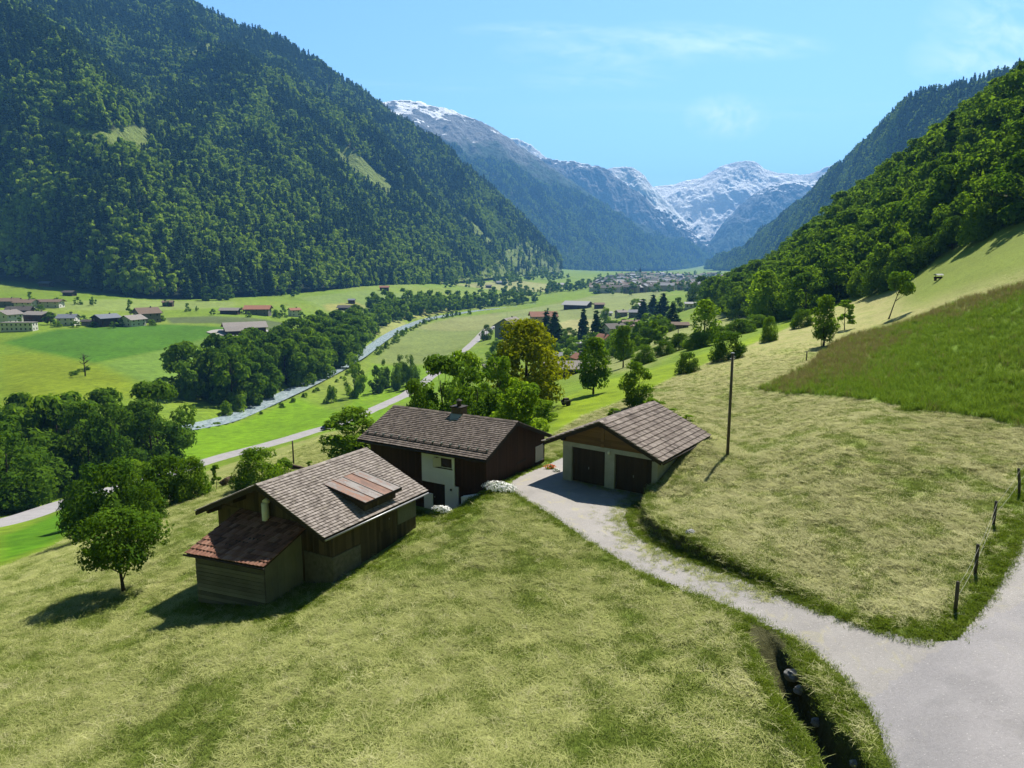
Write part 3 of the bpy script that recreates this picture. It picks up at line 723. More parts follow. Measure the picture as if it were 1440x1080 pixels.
def broadleaf(rng, H, W, nb, nleaf, size, crown0=.18, shape='round', lean=0., fat=1.):
    """a crown of leaf clumps: returns V, F, var, blob list (units metres, base at 0)"""
    blobs = []
    for i in range(nb):
        t = rng.uniform(0, 1)
        z = H * (crown0 + (1 - crown0) * t)
        if shape == 'round': prof = math.sin(math.pi * (t * .86 + .12)) ** .7
        elif shape == 'tall': prof = math.sin(math.pi * (t * .80 + .16)) ** .9 * .9
        elif shape == 'vase': prof = .35 + .75 * t if t < .75 else 1.2 - .6 * (t - .75) * 4
        else: prof = math.sqrt(max(1 - t * t * .96, .02))
        a = rng.uniform(0, 2 * math.pi); q = W * .5 * prof * math.sqrt(rng.uniform(.15, 1.))
        rb = W * rng.uniform(.13, .23) * (1 - .35 * t) * fat
        blobs.append(((q * math.cos(a) + lean * t, q * math.sin(a), min(z, H - rb * .75)), (rb, rb, rb * .78)))
    p, d, k = blob_points(blobs, nleaf, rng)
    d[:, 2] += .35
    V, F_ = leaf_cards(p, d, size, rng)
    bv = rng.uniform(0, 1, nb)
    var = np.clip(.55 * bv[k] + rng.uniform(0, .45, nleaf), 0, 1)
    return V, F_, np.repeat(var, 4), blobs
def conifer(rng, H, W, tiers, per, size, crown0=.06):
    """drooping whorls of branch cards on a spire"""
    c = []; nn = []
    for i in range(tiers):
        t = (i + rng.uniform(-.3, .3)) / tiers; t = min(max(t, 0), .995)
        z = H * (crown0 + (1 - crown0) * t); q = W * .5 * (1 - t) ** .85 * rng.uniform(.75, 1.1)
        m = max(3, int(per * (1 - t) + 3)); a = rng.uniform(0, 6.28) + np.arange(m) * 2 * np.pi / m + rng.normal(0, .2, m)
        for f in (.35, .68, .98):
            rr_ = q * f * rng.uniform(.85, 1.15, m)
            c.append(np.stack([rr_ * np.cos(a), rr_ * np.sin(a), z - rr_ * .32 + rng.normal(0, .02 * H, m)], 1))
            nn.append(np.stack([np.cos(a) * .5, np.sin(a) * .5, np.full(m, .9)], 1))
    c = np.vstack(c); nn = np.vstack(nn)
    V, F_ = leaf_cards(c, nn, size, rng, 1.25)
    return V, F_, np.repeat(rng.uniform(0, 1, len(c)), 4)
leaf_far = mat_leaf('far_broadleaf_foliage', (.065, .130, .014), (.27, .38, .040), .28)
leaf_fir = mat_leaf('far_conifer_foliage', (.016, .044, .015), (.070, .120, .030), .10)
far_protos = []
for i in range(4):
    g = np.random.default_rng(100 + i); V, F_, v, _ = broadleaf(g, 1., .82 + .1 * i / 3, 12, 170, .10, .05, 'dome')
    far_protos.append(proto('broadleaf_far', npmesh('broadleaf_far', V, F_, False, leaf_far, {'var': v})))
for i in range(3):
    g = np.random.default_rng(200 + i); V, F_, v = conifer(g, 1., .36 + .05 * i, 11, 7, .062)
    far_protos.append(proto('conifer_far', npmesh('conifer_far', V, F_, False, leaf_fir, {'var': v})))
def sample_grid(V, n_, rng, mask=None):
    A = V[:-1, :-1].reshape(-1, 3); Bq = V[:-1, 1:].reshape(-1, 3); Cq = V[1:, :-1].reshape(-1, 3); Dq = V[1:, 1:].reshape(-1, 3)
    ar = np.linalg.norm(np.cross(Bq - A, Cq - A), axis=1)
    k = rng.choice(len(A), n_, p=ar / ar.sum()); a = rng.uniform(0, 1, (n_, 1)); b = rng.uniform(0, 1, (n_, 1))
    return A[k] * (1 - a) * (1 - b) + Bq[k] * a * (1 - b) + Cq[k] * (1 - a) * b + Dq[k] * a * b
def woods(name, V, n_, seed, clear, fir, hmin, hmax, label):
    rng = np.random.default_rng(seed); q = sample_grid(V, n_, rng)
    px_, py_ = to_px(*q.T)
    keep = (px_ > -160) & (px_ < 1600) & (py_ > -140)
    for pp, in clear: keep &= ~inside(px_ + 5 * fbm(q[:, 0] / 25, q[:, 1] / 25, 2), py_ + 4 * fbm(q[:, 0] / 25 + 9, q[:, 1] / 25, 2), pp)
    keep |= (rng.uniform(0, 1, len(q)) < .14) & (px_ > 600) & (px_ < 850)
    keep &= fbm(q[:, 0] / 60, q[:, 1] / 60 + 5, 2) > -.52
    q = q[keep]; m = len(q)
    hrel = (q[:, 2] - q[:, 2].min()) / np.ptp(q[:, 2])
    pf = np.clip(fir(hrel) + 1.1 * fbm(q[:, 0] / 120, q[:, 1] / 120, 3) + .5 * fbm(q[:, 0] / 35, q[:, 1] / 35 + 3, 2), .02, .98)
    isf = rng.uniform(0, 1, m) < pf
    ix = np.where(isf, rng.integers(4, 7, m), rng.integers(0, 4, m))
    h = (hmin + (hmax - hmin) * rng.beta(1.6, 2.2, m)) * np.where(isf, 1.12, .86)
    wd = h * np.where(isf, rng.uniform(.9, 1.25, m), rng.uniform(.72, 1.0, m))
    q[:, 2] -= .06 * h
    return tag(scatter(name, q, np.stack([wd, wd, h], 1), rng.uniform(0, 6.28, m), ix, far_protos), label)
woods('forest_left_slope', M1, 46000, 5, clear1, lambda h: .42 + .55 * h, 15, 31, 'mixed forest covering the steep left mountainside')
woods('forest_blue_ridge', M2[:int(len(M2) * .62)], 22000, 6, [], lambda h: .35 + .4 * h, 20, 34, 'forest on the lower flank of the second blue ridge')
woods('forest_right_slope', M7, 24000, 8, [], lambda h: .40 + .4 * h, 16, 26, 'dark conifer forest on the far right mountain')
# ------------------------------------------------------------------ foreground buildings
W_DARK = mat_wood('dark_stained_boards', (.030, .013, .007), (.080, .037, .021), (12, 12, .7))
W_BARN = mat_wood('weathered_barn_boards', (.028, .021, .013), (.135, .10, .058), (12, 12, .7), .6)
W_GREY = mat_wood('grey_weathered_boards', (.022, .022, .023), (.19, .192, .195), (.7, .7, 14), .75)
W_WARM = mat_wood('warm_gable_boards', (.10, .058, .028), (.24, .14, .065), (.6, 5, 14), .6)
W_DOOR = mat_wood('brown_door_boards', (.024, .017, .013), (.066, .046, .033), (12, 12, .7))
W_PALE = mat_wood('pale_grey_green_boards', (.11, .115, .095), (.34, .34, .285), (10, 10, .7), .4)
PLAST = mat_plain('white_render', (.92, .98, 1.05), .9, .15, .10, 1.2, .006, 60)
CONC = mat_plain('grey_concrete', (.36, .37, .36), .9, .15, .22, 1.6, .01, 40)
STONE = mat_plain('rough_stone_base', (.15, .14, .115), .95, .1, .4, 4., .05, 9)
BRICK = mat_plain('sooty_brick', (.10, .075, .06), .95, .1, .4, 5., .03, 14)
BROWN_TRIM = mat_plain('dark_brown_trim', (.035, .026, .020), .7, .2, .3, 3., .004, 40)
TIN = mat_plain('zinc_sheet', (.33, .34, .36), .45, .5, .2, 2., .004, 30, .6)
GLASS, nt = newmat('window_glass'); n = N(nt); n.out(n.bsdf((.015, .02, .022), .08, .6))
WHITE_P = mat_plain('white_paint', (.78, .78, .75), .6, .3, .08, 3., .002, 60)
CURT = mat_plain('pale_blind', (.55, .54, .50), .9, .1, .1, 3., .004, 30)
T_GREY = mat_tile('grey_shingles', [(.0, (.10, .082, .072)), (.25, (.20, .17, .152)), (.5, (.285, .245, .222)), (.9, (.40, .352, .325))], moss=((.33, .30, .22), .35))
T_BROWN = mat_tile('brown_grey_tiles', [(0., (.058, .045, .038)), (.3, (.112, .088, .076)), (.6, (.165, .132, .115)), (.9, (.24, .198, .175))], moss=((.16, .14, .085), .3))
T_GARAGE = mat_tile('garage_tiles', [(0., (.07, .054, .047)), (.25, (.17, .135, .12)), (.5, (.26, .212, .19)), (.9, (.40, .342, .308))], moss=((.30, .27, .23), .35))
T_RED = mat_tile('red_clay_tiles', [(0., (.075, .038, .027)), (.25, (.17, .076, .051)), (.5, (.26, .122, .083)), (.9, (.37, .215, .16))], moss=((.15, .115, .07), .4))
m_, nt = newmat('rusty_sheet_roof'); n = N(nt); p_ = n.obj()
f_ = n.noise(1.3, n.scale(p_, (.5, 1.5, 1)), 6, .65, .4).outputs[0]; f2 = n.noise(9., p_, 4).outputs[0]
f3 = n.math('ADD', n.math('ADD', n.math('MULTIPLY', f_, .75), n.math('MULTIPLY', f2, .25)), n.math('MULTIPLY_ADD', n.attr('var'), .3, -.15))
n.out(n.bsdf(n.ramp(f3, [(.3, (.06, .030, .018)), (.45, (.125, .055, .028)), (.55, (.19, .088, .048)), (.61, (.13, .105, .092)), (.70, (.20, .175, .16)), (.86, (.16, .155, .15))]), .6, .35, n.bump(f2, .01))); RUST = m_
def lp(a, b, t): return np.asarray(a, float) * (1 - t) + np.asarray(b, float) * t
def tile_patch(mb, FL, FR, BR_, BL, rows, cols, th=.03, jit=.012, gap=.004, lap=.22, curl=0.):
    """courses of single tiles over a four-cornered roof slope; FL, FR lie on the eave"""
    FL, FR, BR_, BL = map(lambda q: np.asarray(q, float), (FL, FR, BR_, BL))
    nrm = np.cross(FR - FL, BL - FL); nrm /= np.linalg.norm(nrm)
    if nrm[2] < 0: nrm = -nrm
    def S(a, b): return lp(lp(FL, FR, a), lp(BL, BR_, a), b)
    for r_ in range(rows):
        b0 = r_ / rows; b1 = min((r_ + 1 + lap) / rows, 1.0)
        off = .5 * (r_ % 2)
        for c_ in range(cols + 1):
            a0 = (c_ - off) / cols; a1 = (c_ + 1 - off) / cols
            a0, a1 = max(a0, 0), min(a1, 1)
            if a1 - a0 < .1 / cols: continue
            g = gap; j = random.gauss(0, jit); jb = random.gauss(0, jit) * .35 / rows * 4
            lo = nrm * (th * 1.35 + .006 + abs(random.gauss(0, jit * .6))); up = nrm * .004; t_ = nrm * th
            q = [S(a0 + g / cols, b0 + jb), S(a1 - g / cols, b0 + jb), S(a1 - g / cols, b1), S(a0 + g / cols, b1)]
            bot = [q[0] + lo, q[1] + lo, q[2] + up, q[3] + up]
            v = random.random()
            if curl:
                m0 = (bot[0] + bot[1]) / 2 + nrm * curl; m1 = (bot[2] + bot[3]) / 2 + nrm * curl
                mb.hexa([bot[0], m0, m1, bot[3]], [bot[0] + t_, m0 + t_, m1 + t_, bot[3] + t_], v)
                mb.hexa([m0, bot[1], bot[2], m1], [m0 + t_, bot[1] + t_, bot[2] + t_, m1 + t_], v)
            else: mb.hexa(bot, [x + t_ for x in bot], v)
def slab(mb, FL, FR, BR_, BL, th, var=None):
    """roof deck under the tiles"""
    q = [np.asarray(x, float) for x in (FL, FR, BR_, BL)]; dn = np.array([0, 0, -th])
    mb.hexa([x + dn for x in q], q, var)
def boards_x(mb, x0, x1, y, z0, z1, bw=.16, th=.03, ztop=None, sgn=-1, zbot=None):
    """vertical boards along local X on a wall at y, facing sgn*Y; ztop/zbot may be functions of x"""
    k = max(1, round((x1 - x0) / bw)); w_ = (x1 - x0) / k
    for i in range(k):
        a, b = x0 + i * w_ + .004, x0 + (i + 1) * w_ - .004; dj = random.uniform(0, .008)
        t0 = ztop(a) if ztop else z1; t1 = ztop(b) if ztop else z1
        g0 = zbot(a) if zbot else z0; g1 = zbot(b) if zbot else z0
        yo = y + sgn * (th + dj)
        mb.hexa([(a, min(y, yo), g0), (b, min(y, yo), g1), (b, max(y, yo), g1), (a, max(y, yo), g0)], [(a, min(y, yo), t0), (b, min(y, yo), t1), (b, max(y, yo), t1), (a, max(y, yo), t0)])
def boards_y(mb, y0, y1, x, z0, z1, bw=.16, th=.03, sgn=1, ztop=None, zbot=None):
    k = max(1, round((y1 - y0) / bw)); w_ = (y1 - y0) / k
    for i in range(k):
        a, b = y0 + i * w_ + .004, y0 + (i + 1) * w_ - .004; dj = random.uniform(0, .008)
        t0 = ztop(a) if ztop else z1; t1 = ztop(b) if ztop else z1
        g0 = zbot(a) if zbot else z0; g1 = zbot(b) if zbot else z0
        xo = x + sgn * (th + dj); xa, xb = min(x, xo), max(x, xo)
        mb.hexa([(xa, a, g0), (xb, a, g0), (xb, b, g1), (xa, b, g1)], [(xa, a, t0), (xb, a, t0), (xb, b, t1), (xa, b, t1)])
def logs_x(mb, x0, x1, y, z0, z1, bh=.2, th=.05, sgn=-1):
    k = max(1, round((z1 - z0) / bh)); h_ = (z1 - z0) / k
    for i in range(k):
        dj = random.uniform(0, .025); ya, yb = sorted((y, y + sgn * (th + dj)))
        mb.box((x0 - random.uniform(0, .03), ya, z0 + i * h_ + .006), (x1 + random.uniform(0, .03), yb, z0 + (i + 1) * h_ - .006))
def ridge_caps(mb, a, b, n_, half, drop, th=.03):
    a, b = np.asarray(a, float), np.asarray(b, float)
    for i in range(n_):
        p0, p1 = lp(a, b, i / n_), lp(a, b, (i + 1.06) / n_ if i < n_ - 1 else 1); up = np.array([0, 0, .05 + random.uniform(0, .012)])
        t = (b - a) / np.linalg.norm(b - a); s_ = np.cross(t, (0, 0, 1)); v = random.random()
        for sg in (-1, 1):
            e0, e1 = p0 + s_ * sg * half - [0, 0, drop], p1 + s_ * sg * half - [0, 0, drop]
            mb.hexa([p0 + up, p1 + up, e1 + up, e0 + up], [x + up + [0, 0, th] for x in (p0, p1, e1, e0)], v)
def part(name, mb, mat, parent, smooth=False, label=None):
    o = mb.build(name, mat, parent, smooth)
    if label: o['label'] = label
    return o
def window(parent, x0, x1, y, z0, z1, axis='x', sgn=-1, name='window', frame=WHITE_P, sill=True, cross=1, pane=None, fw=.06):
    """frame with a glass pane and a sill, on a wall facing sgn along Y (axis 'x') or X (axis 'y')"""
    def bx(mb, a0, a1, d0, d1, h0, h1):
        d0, d1 = sorted((sgn * d0, sgn * d1))
        if axis == 'x': mb.box((a0, y + d0, h0), (a1, y + d1, h1))
        else: mb.box((y + d0, a0, h0), (y + d1, a1, h1))
    f = MB(); bx(f, x0, x0 + fw, 0, .05, z0, z1); bx(f, x1 - fw, x1, 0, .05, z0, z1); bx(f, x0 + fw, x1 - fw, 0, .05, z1 - fw, z1); bx(f, x0 + fw, x1 - fw, 0, .05, z0, z0 + fw)
    for i in range(cross):
        xm = x0 + (x1 - x0) * (i + 1) / (cross + 1); bx(f, xm - fw * .4, xm + fw * .4, .002, .045, z0 + fw, z1 - fw)
    wo = part(name, f, frame, parent)
    g = MB(); bx(g, x0 + fw, x1 - fw, .004, .014, z0 + fw, z1 - fw); part('pane', g, pane or GLASS, wo)
    if sill:
        s_ = MB(); bx(s_, x0 - .06, x1 + .06, .001, .12, z0 - .06, z0 - .002); part('sill', s_, BROWN_TRIM, wo)
    return wo
# ---------------------------------------------------------------- garage
def frame_empty(name, O, r, z): return empty(name, (O[0], O[1], z), math.atan2(r[1], r[0]))
ga = frame_empty('garage', G0, GR, GZ)
tag(ga, 'two-door grey concrete garage with warm wooden gable beside the drive', 'garage')
RZ, S_ = 4.42, .445; RU = -.3
def gz_roof(u): return RZ - S_ * abs(u - RU)
Y0, Y1 = .12, 6.9; XL, XR = -3.35, 3.62
b = MB()
for x0, x1 in ((XL, -2.66), (-.12, .58), (3.22, XR)): b.box((x0, Y0, -.5), (x1, Y0 + .3, 2.36))
b.box((XL - .002, Y0 - .012, 2.362), (XR + .002, Y0 + .3, 2.66))
b.hexa([(XL, Y0 + .302, -.5), (XL + .2, Y0 + .302, -.5), (XL + .2, Y1, -.5), (XL, Y1, -.5)], [(XL, Y0 + .302, 2.78), (XL + .2, Y0 + .302, 2.86), (XL + .2, Y1, 2.86), (XL, Y1, 2.78)])
b.hexa([(XR - .2, Y0 + .302, -.5), (XR, Y0 + .302, -.5), (XR, Y1, -.5), (XR - .2, Y1, -.5)], [(XR - .2, Y0 + .302, 2.5), (XR, Y0 + .302, 2.42), (XR, Y1, 2.42), (XR - .2, Y1, 2.5)])
b.box((XL + .202, Y1 - .2, -.5), (XR - .202, Y1 - .002, 2.5))
b.box((XL + .202, Y0 + .302, -.49), (XR - .202, Y1 - .202, -.02))
part('wall', b, CONC, ga)
b = MB()
k = 9
for i in range(k):          # horizontal gable boards
    z0 = 2.664 + i * .19; z1 = z0 + .186
    hw = (RZ - .2 - z0) / S_; xl, xr = max(RU - hw, XL), min(RU + hw, XR)
    hw1 = max((RZ - .2 - z1) / S_, .05); xl1, xr1 = max(RU - hw1, XL), min(RU + hw1, XR)
    dj = random.uniform(0, .01)
    b.hexa([(xl, Y0 - .02 - dj, z0), (xr, Y0 - .02 - dj, z0), (xr, Y0 + .1, z0), (xl, Y0 + .1, z0)], [(xl1, Y0 - .02 - dj, z1), (xr1, Y0 - .02 - dj, z1), (xr1, Y0 + .1, z1), (xl1, Y0 + .1, z1)])
part('gable', b, W_WARM, ga)
b = MB(); b.box((-.42, Y0 - .07, 2.66), (-.18, Y0 - .035, RZ - .32)); b.box((-.9, Y0 - .07, 2.9), (.3, Y0 - .034, 3.06)); part('gable_brace', b, W_WARM, ga)
for x0, x1 in ((-2.66, -.12), (.58, 3.22)):
    b = MB(); boards_x(b, x0 + .02, x1 - .02, Y0 + .22, -.03, 2.35, .21, .05)
    d_ = part('garage_door', b, W_DOOR, ga)
    h = MB(); h.box(((x0 + x1) / 2 - .02, Y0 + .10, .95), ((x0 + x1) / 2 + .02, Y0 + .158, 1.1)); part('handle', h, TIN, d_)
b = MB(); b.tube([(.22, Y0 - .012, 2.5), (.22, Y0 - .10, 2.5)], [.05, .05]); b.tube([(.22, Y0 - .10, 2.5), (.22, Y0 - .12, 2.42), (.22, Y0 - .12, 2.3)], [.07, .10, .09], 10); part('wall_lamp', b, WHITE_P, ga, True)
YF, YB = -.38, 8.05; EL, ER = -4.65, 4.05
deck = MB()
slab(deck, (EL, YF, gz_roof(EL)), (EL, YB, gz_roof(EL)), (RU, YB, RZ), (RU, YF, RZ), .12)
slab(deck, (ER, YF, gz_roof(ER)), (ER, YB, gz_roof(ER)), (RU, YB, RZ), (RU, YF, RZ), .12)
rf = part('roof', deck, BROWN_TRIM, ga)
t = MB(); tile_patch(t, (ER + .08, YF - .05, gz_roof(ER + .08)), (ER + .08, YB + .05, gz_roof(ER + .08)), (RU, YB + .05, RZ), (RU, YF - .05, RZ), 12, 44, .05, .012, .02, curl=.03)
tile_patch(t, (EL - .08, YF - .05, gz_roof(EL - .08)), (EL - .08, YB + .05, gz_roof(EL - .08)), (RU, YB + .05, RZ), (RU, YF - .05, RZ), 12, 44, .05, .012, .02, curl=.03)
ridge_caps(t, (RU, YF - .06, RZ + .02), (RU, YB + .06, RZ + .02), 20, .17, .07)
part('tiles', t, T_GARAGE, rf)
for sg, E in ((-1, EL), (1, ER)):
    for yy_ in (YF, YB):
        y0, y1 = (yy_ - .035, yy_ - .003) if yy_ == YF else (yy_ + .003, yy_ + .035)
        b = MB(); b.hexa([(E, y0, gz_roof(E) - .22), (RU, y0, RZ - .22), (RU, y1, RZ - .22), (E, y1, gz_roof(E) - .22)], [(E, y0, gz_roof(E) + .01), (RU, y0, RZ + .01), (RU, y1, RZ + .01), (E, y1, gz_roof(E) + .01)])
        part('bargeboard', b, BROWN_TRIM, rf)
for x in (-3.2, RU, 3.45):
    b = MB(); b.box((x - .08, YF + .05, gz_roof(x) - .34), (x + .08, Y0 + .09 if x != RU else Y0 - .08, gz_roof(x) - .13)); part('purlin_end', b, BROWN_TRIM, rf)
for yy_ in np.linspace(.6, 7.6, 8):
    b = MB(); b.box((XR + .003, yy_ - .05, gz_roof(XR) - .28), (ER - .02, yy_ + .05, gz_roof(ER) - .125)); part('rafter_end', b, BROWN_TRIM, rf)
b = MB(); b.tube([(ER + .13, YF, gz_roof(ER) - .12), (ER + .13, YB, gz_roof(ER) - .14)], .065, 8); part('gutter', b, BROWN_TRIM, ga, True)
# ---------------------------------------------------------------- farmhouse
BZh = HZ - 4.75; E0 = 4.75
fh = frame_empty('farmhouse', H0, HR, BZh)
tag(fh, 'dark brown wooden farmhouse with white rendered panel and grey tiled roof', 'house')
RW, RH = 4.15, E0 + 1.75; BE, BH = 9.45, E0 - .35
def hroof(w_): return E0 + (RH - E0) * w_ / RW if w_ <= RW else RH + (BH - RH) * (w_ - RW) / (BE - RW)
XL, XR, Y0, Y1 = .6, 10.75, .65, 8.9; L1 = 11.15
b = MB()      # carcass
b.box((XL + .04, Y0 + .05, 0), (XR - .04, Y1 - .04, E0 - .12))
b.prism([(XL + .05, Y0 + .05, E0 - .119), (XL + .05, Y1 - .05, E0 - .119), (XL + .05, Y1 - .05, hroof(Y1) - .14), (XL + .05, RW, RH - .14), (XL + .05, Y0 + .05, hroof(Y0) - .14)], (XR - XL - .1, 0, 0))
boards_x(b, XL, 5.36, Y0 + .05, 2.4, E0 + .1, .17, .045); boards_x(b, 8.17, XR, Y0 + .05, 2.4, E0 + .1, .17, .045)
boards_x(b, 7.4 + 1.1, XR, Y0 + .05, .2, 2.38, .17, .03)
boards_x(b, XL, 5.36, Y0 + .05, .2, 2.38, .17, .03)
boards_y(b, Y0, Y1, XR - .04, 1.75, E0, .17, .045, 1, lambda y: hroof(y) - .15)
boards_y(b, Y0, Y1, XL + .04, .2, E0, .17, .045, -1, lambda y: hroof(y) - .15)
part('wall', b, W_DARK, fh)
b = MB(); b.box((XR - .039, Y0 + .06, .1), (XR + .02, Y1 - .02, 1.745)); part('foundation', b, CONC, fh)
b = MB(); b.box((5.37, Y0 - .06, 2.30), (6.50, Y0 + .049, E0 + .05)); b.box((8.0, Y0 - .06, 2.30), (8.16, Y0 + .049, E0 + .05)); b.box((6.502, Y0 - .06, 2.30), (7.998, Y0 + .049, 3.48)); b.box((6.502, Y0 - .06, 4.26), (7.998, Y0 + .049, E0 + .05))
part('upper_render_panel', b, PLAST, fh, label='white rendered bay around the upper window')
window(fh, 6.52, 7.98, Y0 + .03, 3.5, 4.24, cross=0, fw=.05)
b = MB(); b.hexa([(6.62, Y0 - .42, 3.55), (6.66, Y0 - .43, 3.55), (7.02, Y0 + .0, 3.55), (6.98, Y0 + .01, 3.55)], [(6.62, Y0 - .42, 4.2), (6.66, Y0 - .43, 4.2), (7.02, Y0 + .0, 4.2), (6.98, Y0 + .01, 4.2)]); part('open_sash', b, WHITE_P, fh)
b = MB(); b.box((7.35, Y0 - .05, .1), (8.48, Y0 + .048, 2.295)); part('lower_render_panel', b, PLAST, fh)
b = MB(); b.box((7.83, Y0 - .12, 1.95), (7.95, Y0 - .052, 2.1)); part('wall_lamp', b, BROWN_TRIM, fh)
b = MB(); boards_x(b, 6.35, 7.2, Y0 + .03, .35, 2.22, .14, .03); dd_ = part('front_door', b, W_DOOR, fh)
h = MB(); h.box((6.43, Y0 - .06, 1.2), (6.47, Y0 - .005, 1.32)); part('handle', h, TIN, dd_)
b = MB(); b.box((5.5, Y0 - .04, .3), (6.25, Y0 + .04, 1.45)); part('low_white_panel', b, PLAST, fh)
b = MB(); b.box((9.2, Y0 - .02, .95), (9.75, Y0 + .02, 1.6)); part('cellar_opening', b, GLASS, fh)
b = MB(); b.hexa([(9.3, Y0 - .9, 1.0), (10.7, Y0 - .9, 1.5), (10.7, Y0 - .55, 1.5), (9.3, Y0 - .55, 1.0)], [(9.3, Y0 - .9, 2.0), (10.7, Y0 - .9, 2.4), (10.7, Y0 - .55, 2.4), (9.3, Y0 - .55, 2.0)])
b.hexa([(8.5, Y0 - .9, .3), (9.298, Y0 - .9, .3), (9.298, Y0 - .55, .3), (8.5, Y0 - .55, .3)], [(8.5, Y0 - .9, 1.0), (9.298, Y0 - .9, 1.5), (9.298, Y0 - .55, 1.5), (8.5, Y0 - .55, 1.0)])
part('stair_wall', b, PLAST, fh, label='white stepped wall by the cellar stair')
window(fh, 7.45, 8.62, XR + .01, 2.72, 3.92, 'y', 1, pane=CURT, cross=0)
b = MB(); b.box((XR + .012, 4.6, 3.25), (XR + .04, 6.0, 3.4)); part('wall_plank', b, BROWN_TRIM, fh)
deck = MB(); slab(deck, (0.02, 0, E0), (L1, 0, E0), (L1, RW, RH), (0.02, RW, RH), .13); slab(deck, (0.02, BE, BH), (L1, BE, BH), (L1, RW, RH), (0.02, RW, RH), .13)
rf = part('roof', deck, BROWN_TRIM, fh)
t = MB(); tile_patch(t, (-.02, -.06, E0 - .02), (L1 + .04, -.06, E0 - .02), (L1 + .04, RW, RH), (-.02, RW, RH), 21, 76, .034, .008, .02)
tile_patch(t, (-.02, BE + .06, BH - .02), (L1 + .04, BE + .06, BH - .02), (L1 + .04, RW, RH), (-.02, RW, RH), 24, 76, .03, .006, .02)
ridge_caps(t, (-.03, RW, RH + .01), (L1 + .05, RW, RH + .01), 28, .15, .06)
part('tiles', t, T_BROWN, rf)
for xx_ in (0.0, L1 + .005):
    for y0, z0, y1, z1 in ((0, E0, RW, RH), (BE, BH, RW, RH)):
        b = MB(); b.hexa([(xx_, y0, z0 - .24), (xx_ + .03, y0, z0 - .24), (xx_ + .03, y1, z1 - .24), (xx_, y1, z1 - .24)], [(xx_, y0, z0 - .004), (xx_ + .03, y0, z0 - .004), (xx_ + .03, y1, z1 - .004), (xx_, y1, z1 - .004)])
        part('bargeboard', b, BROWN_TRIM, rf)
for i in range(15):
    b = MB(); x = .35 + i * (L1 - .7) / 14; z = hroof(.75)
    b.hexa([(x - .02, .62, z - .01), (x + .02, .62, z - .01), (x + .02, 1.02, z + .15), (x - .02, 1.02, z + .15)], [(x - .02, .62, z + .19), (x + .02, .62, z + .19), (x + .02, .68, z + .24), (x - .02, .68, z + .24)])
    b.box((x - .05, .62, z + .02), (x + .05, .66, z + .2)); part('snow_guard_bracket', b, CONC, rf)
b = MB(); b.tube([(.2, .6, hroof(.6) + .14), (L1 - .2, .6, hroof(.6) + .14)], .035, 6); part('snow_guard_rail', b, BROWN_TRIM, rf)
b = MB(); b.tube([(0, -.13, E0 - .10), (L1, -.13, E0 - .12)], .07, 8); part('gutter', b, BROWN_TRIM, fh, True)
b = MB(); b.box((5.55, 4.0, RH - .6), (6.45, 4.75, RH + .52)); ch = part('chimney', b, BRICK, fh)
b = MB(); b.box((5.47, 3.92, RH + .522), (6.53, 4.83, RH + .60)); b.tube([(6.0, 4.38, RH + .6), (6.0, 4.38, RH + .98)], [.17, .15], 10); b.tube([(6.0, 4.38, RH + 1.0), (6.0, 4.38, RH + 1.12)], [.24, .05], 10); part('chimney_cap', b, BROWN_TRIM, ch)
b = MB(); b.hexa([(5.5, 3.3, hroof(3.3) + .05), (6.5, 3.3, hroof(3.3) + .05), (6.5, 3.998, hroof(4.0) + .05), (5.5, 3.998, hroof(4.0) + .05)], [(5.9, 3.3, hroof(3.3) + .07), (6.1, 3.3, hroof(3.3) + .07), (6.5, 3.998, hroof(4.0) + .12), (5.5, 3.998, hroof(4.0) + .12)]); part('flashing', b, CONC, ch)
# ---------------------------------------------------------------- barn with lean-to
base_z = 7.2
ba = frame_empty('barn', B0, BR, BZ - base_z)
tag(ba, 'weathered old wooden barn with grey shingle roof and a rusty dormer', 'barn')
def Z(z): return z + base_z
SR, SL = .43, .455
def broof(u): return Z(-SR * u if u > 0 else SL * u)
UL, UR, W0, W1 = -4.72, 4.40, 1.0, 8.35
YF, YB, EL, ER = 0., 8.95, -5.4, 4.85
b = MB()
b.box((UL + .05, W0 + .05, Z(-7.1)), (UR - .05, W1 - .05, Z(-2.25)))
b.prism([(UL + .06, W0 + .06, Z(-2.249)), (UR - .06, W0 + .06, Z(-2.249)), (UR - .06, W0 + .06, broof(UR) - .14), (0, W0 + .06, Z(-.14)), (UL + .06, W0 + .06, broof(UL) - .14)], (0, W1 - W0 - .12, 0))
boards_x(b, UL, UR, W0 + .05, Z(-3.7), 0, .19, .05, lambda x: broof(x) - .15, -1, lambda x: Z(-6.9) if x < 2.3 else Z(-3.62))
boards_y(b, W0, 3.2, UR - .05, Z(-3.62), Z(-2.06), .21, .05); boards_y(b, 3.2, W1, UR - .05, Z(-5.4), Z(-2.06), .21, .05)
boards_y(b, W0, W1, UL + .05, Z(-6.9), Z(-2.3), .21, .05, -1)
boards_x(b, UL, UR, W1 - .05, Z(-5), 0, .19, .05, lambda x: broof(x) - .15, 1)
part('wall', b, W_BARN, ba)
b = MB(); b.box((2.35, W0 - .05, Z(-5.6)), (UR + .06, W0 + .045, Z(-3.64))); b.box((UR - .045, W0 + .047, Z(-5.6)), (UR + .06, 3.19, Z(-3.64)))
part('stone_base', b, STONE, ba)
b = MB(); b.box((UR + .012, 6.5, Z(-3.6)), (UR + .075, 8.3, Z(-2.16))); part('side_panel', b, W_PALE, ba, label='pale grey board panel at the far end')
b = MB(); boards_y(b, 4.9, 5.9, UR + .012, Z(-3.55), Z(-2.3), .25, .03); sd = part('side_door', b, W_BARN, ba)
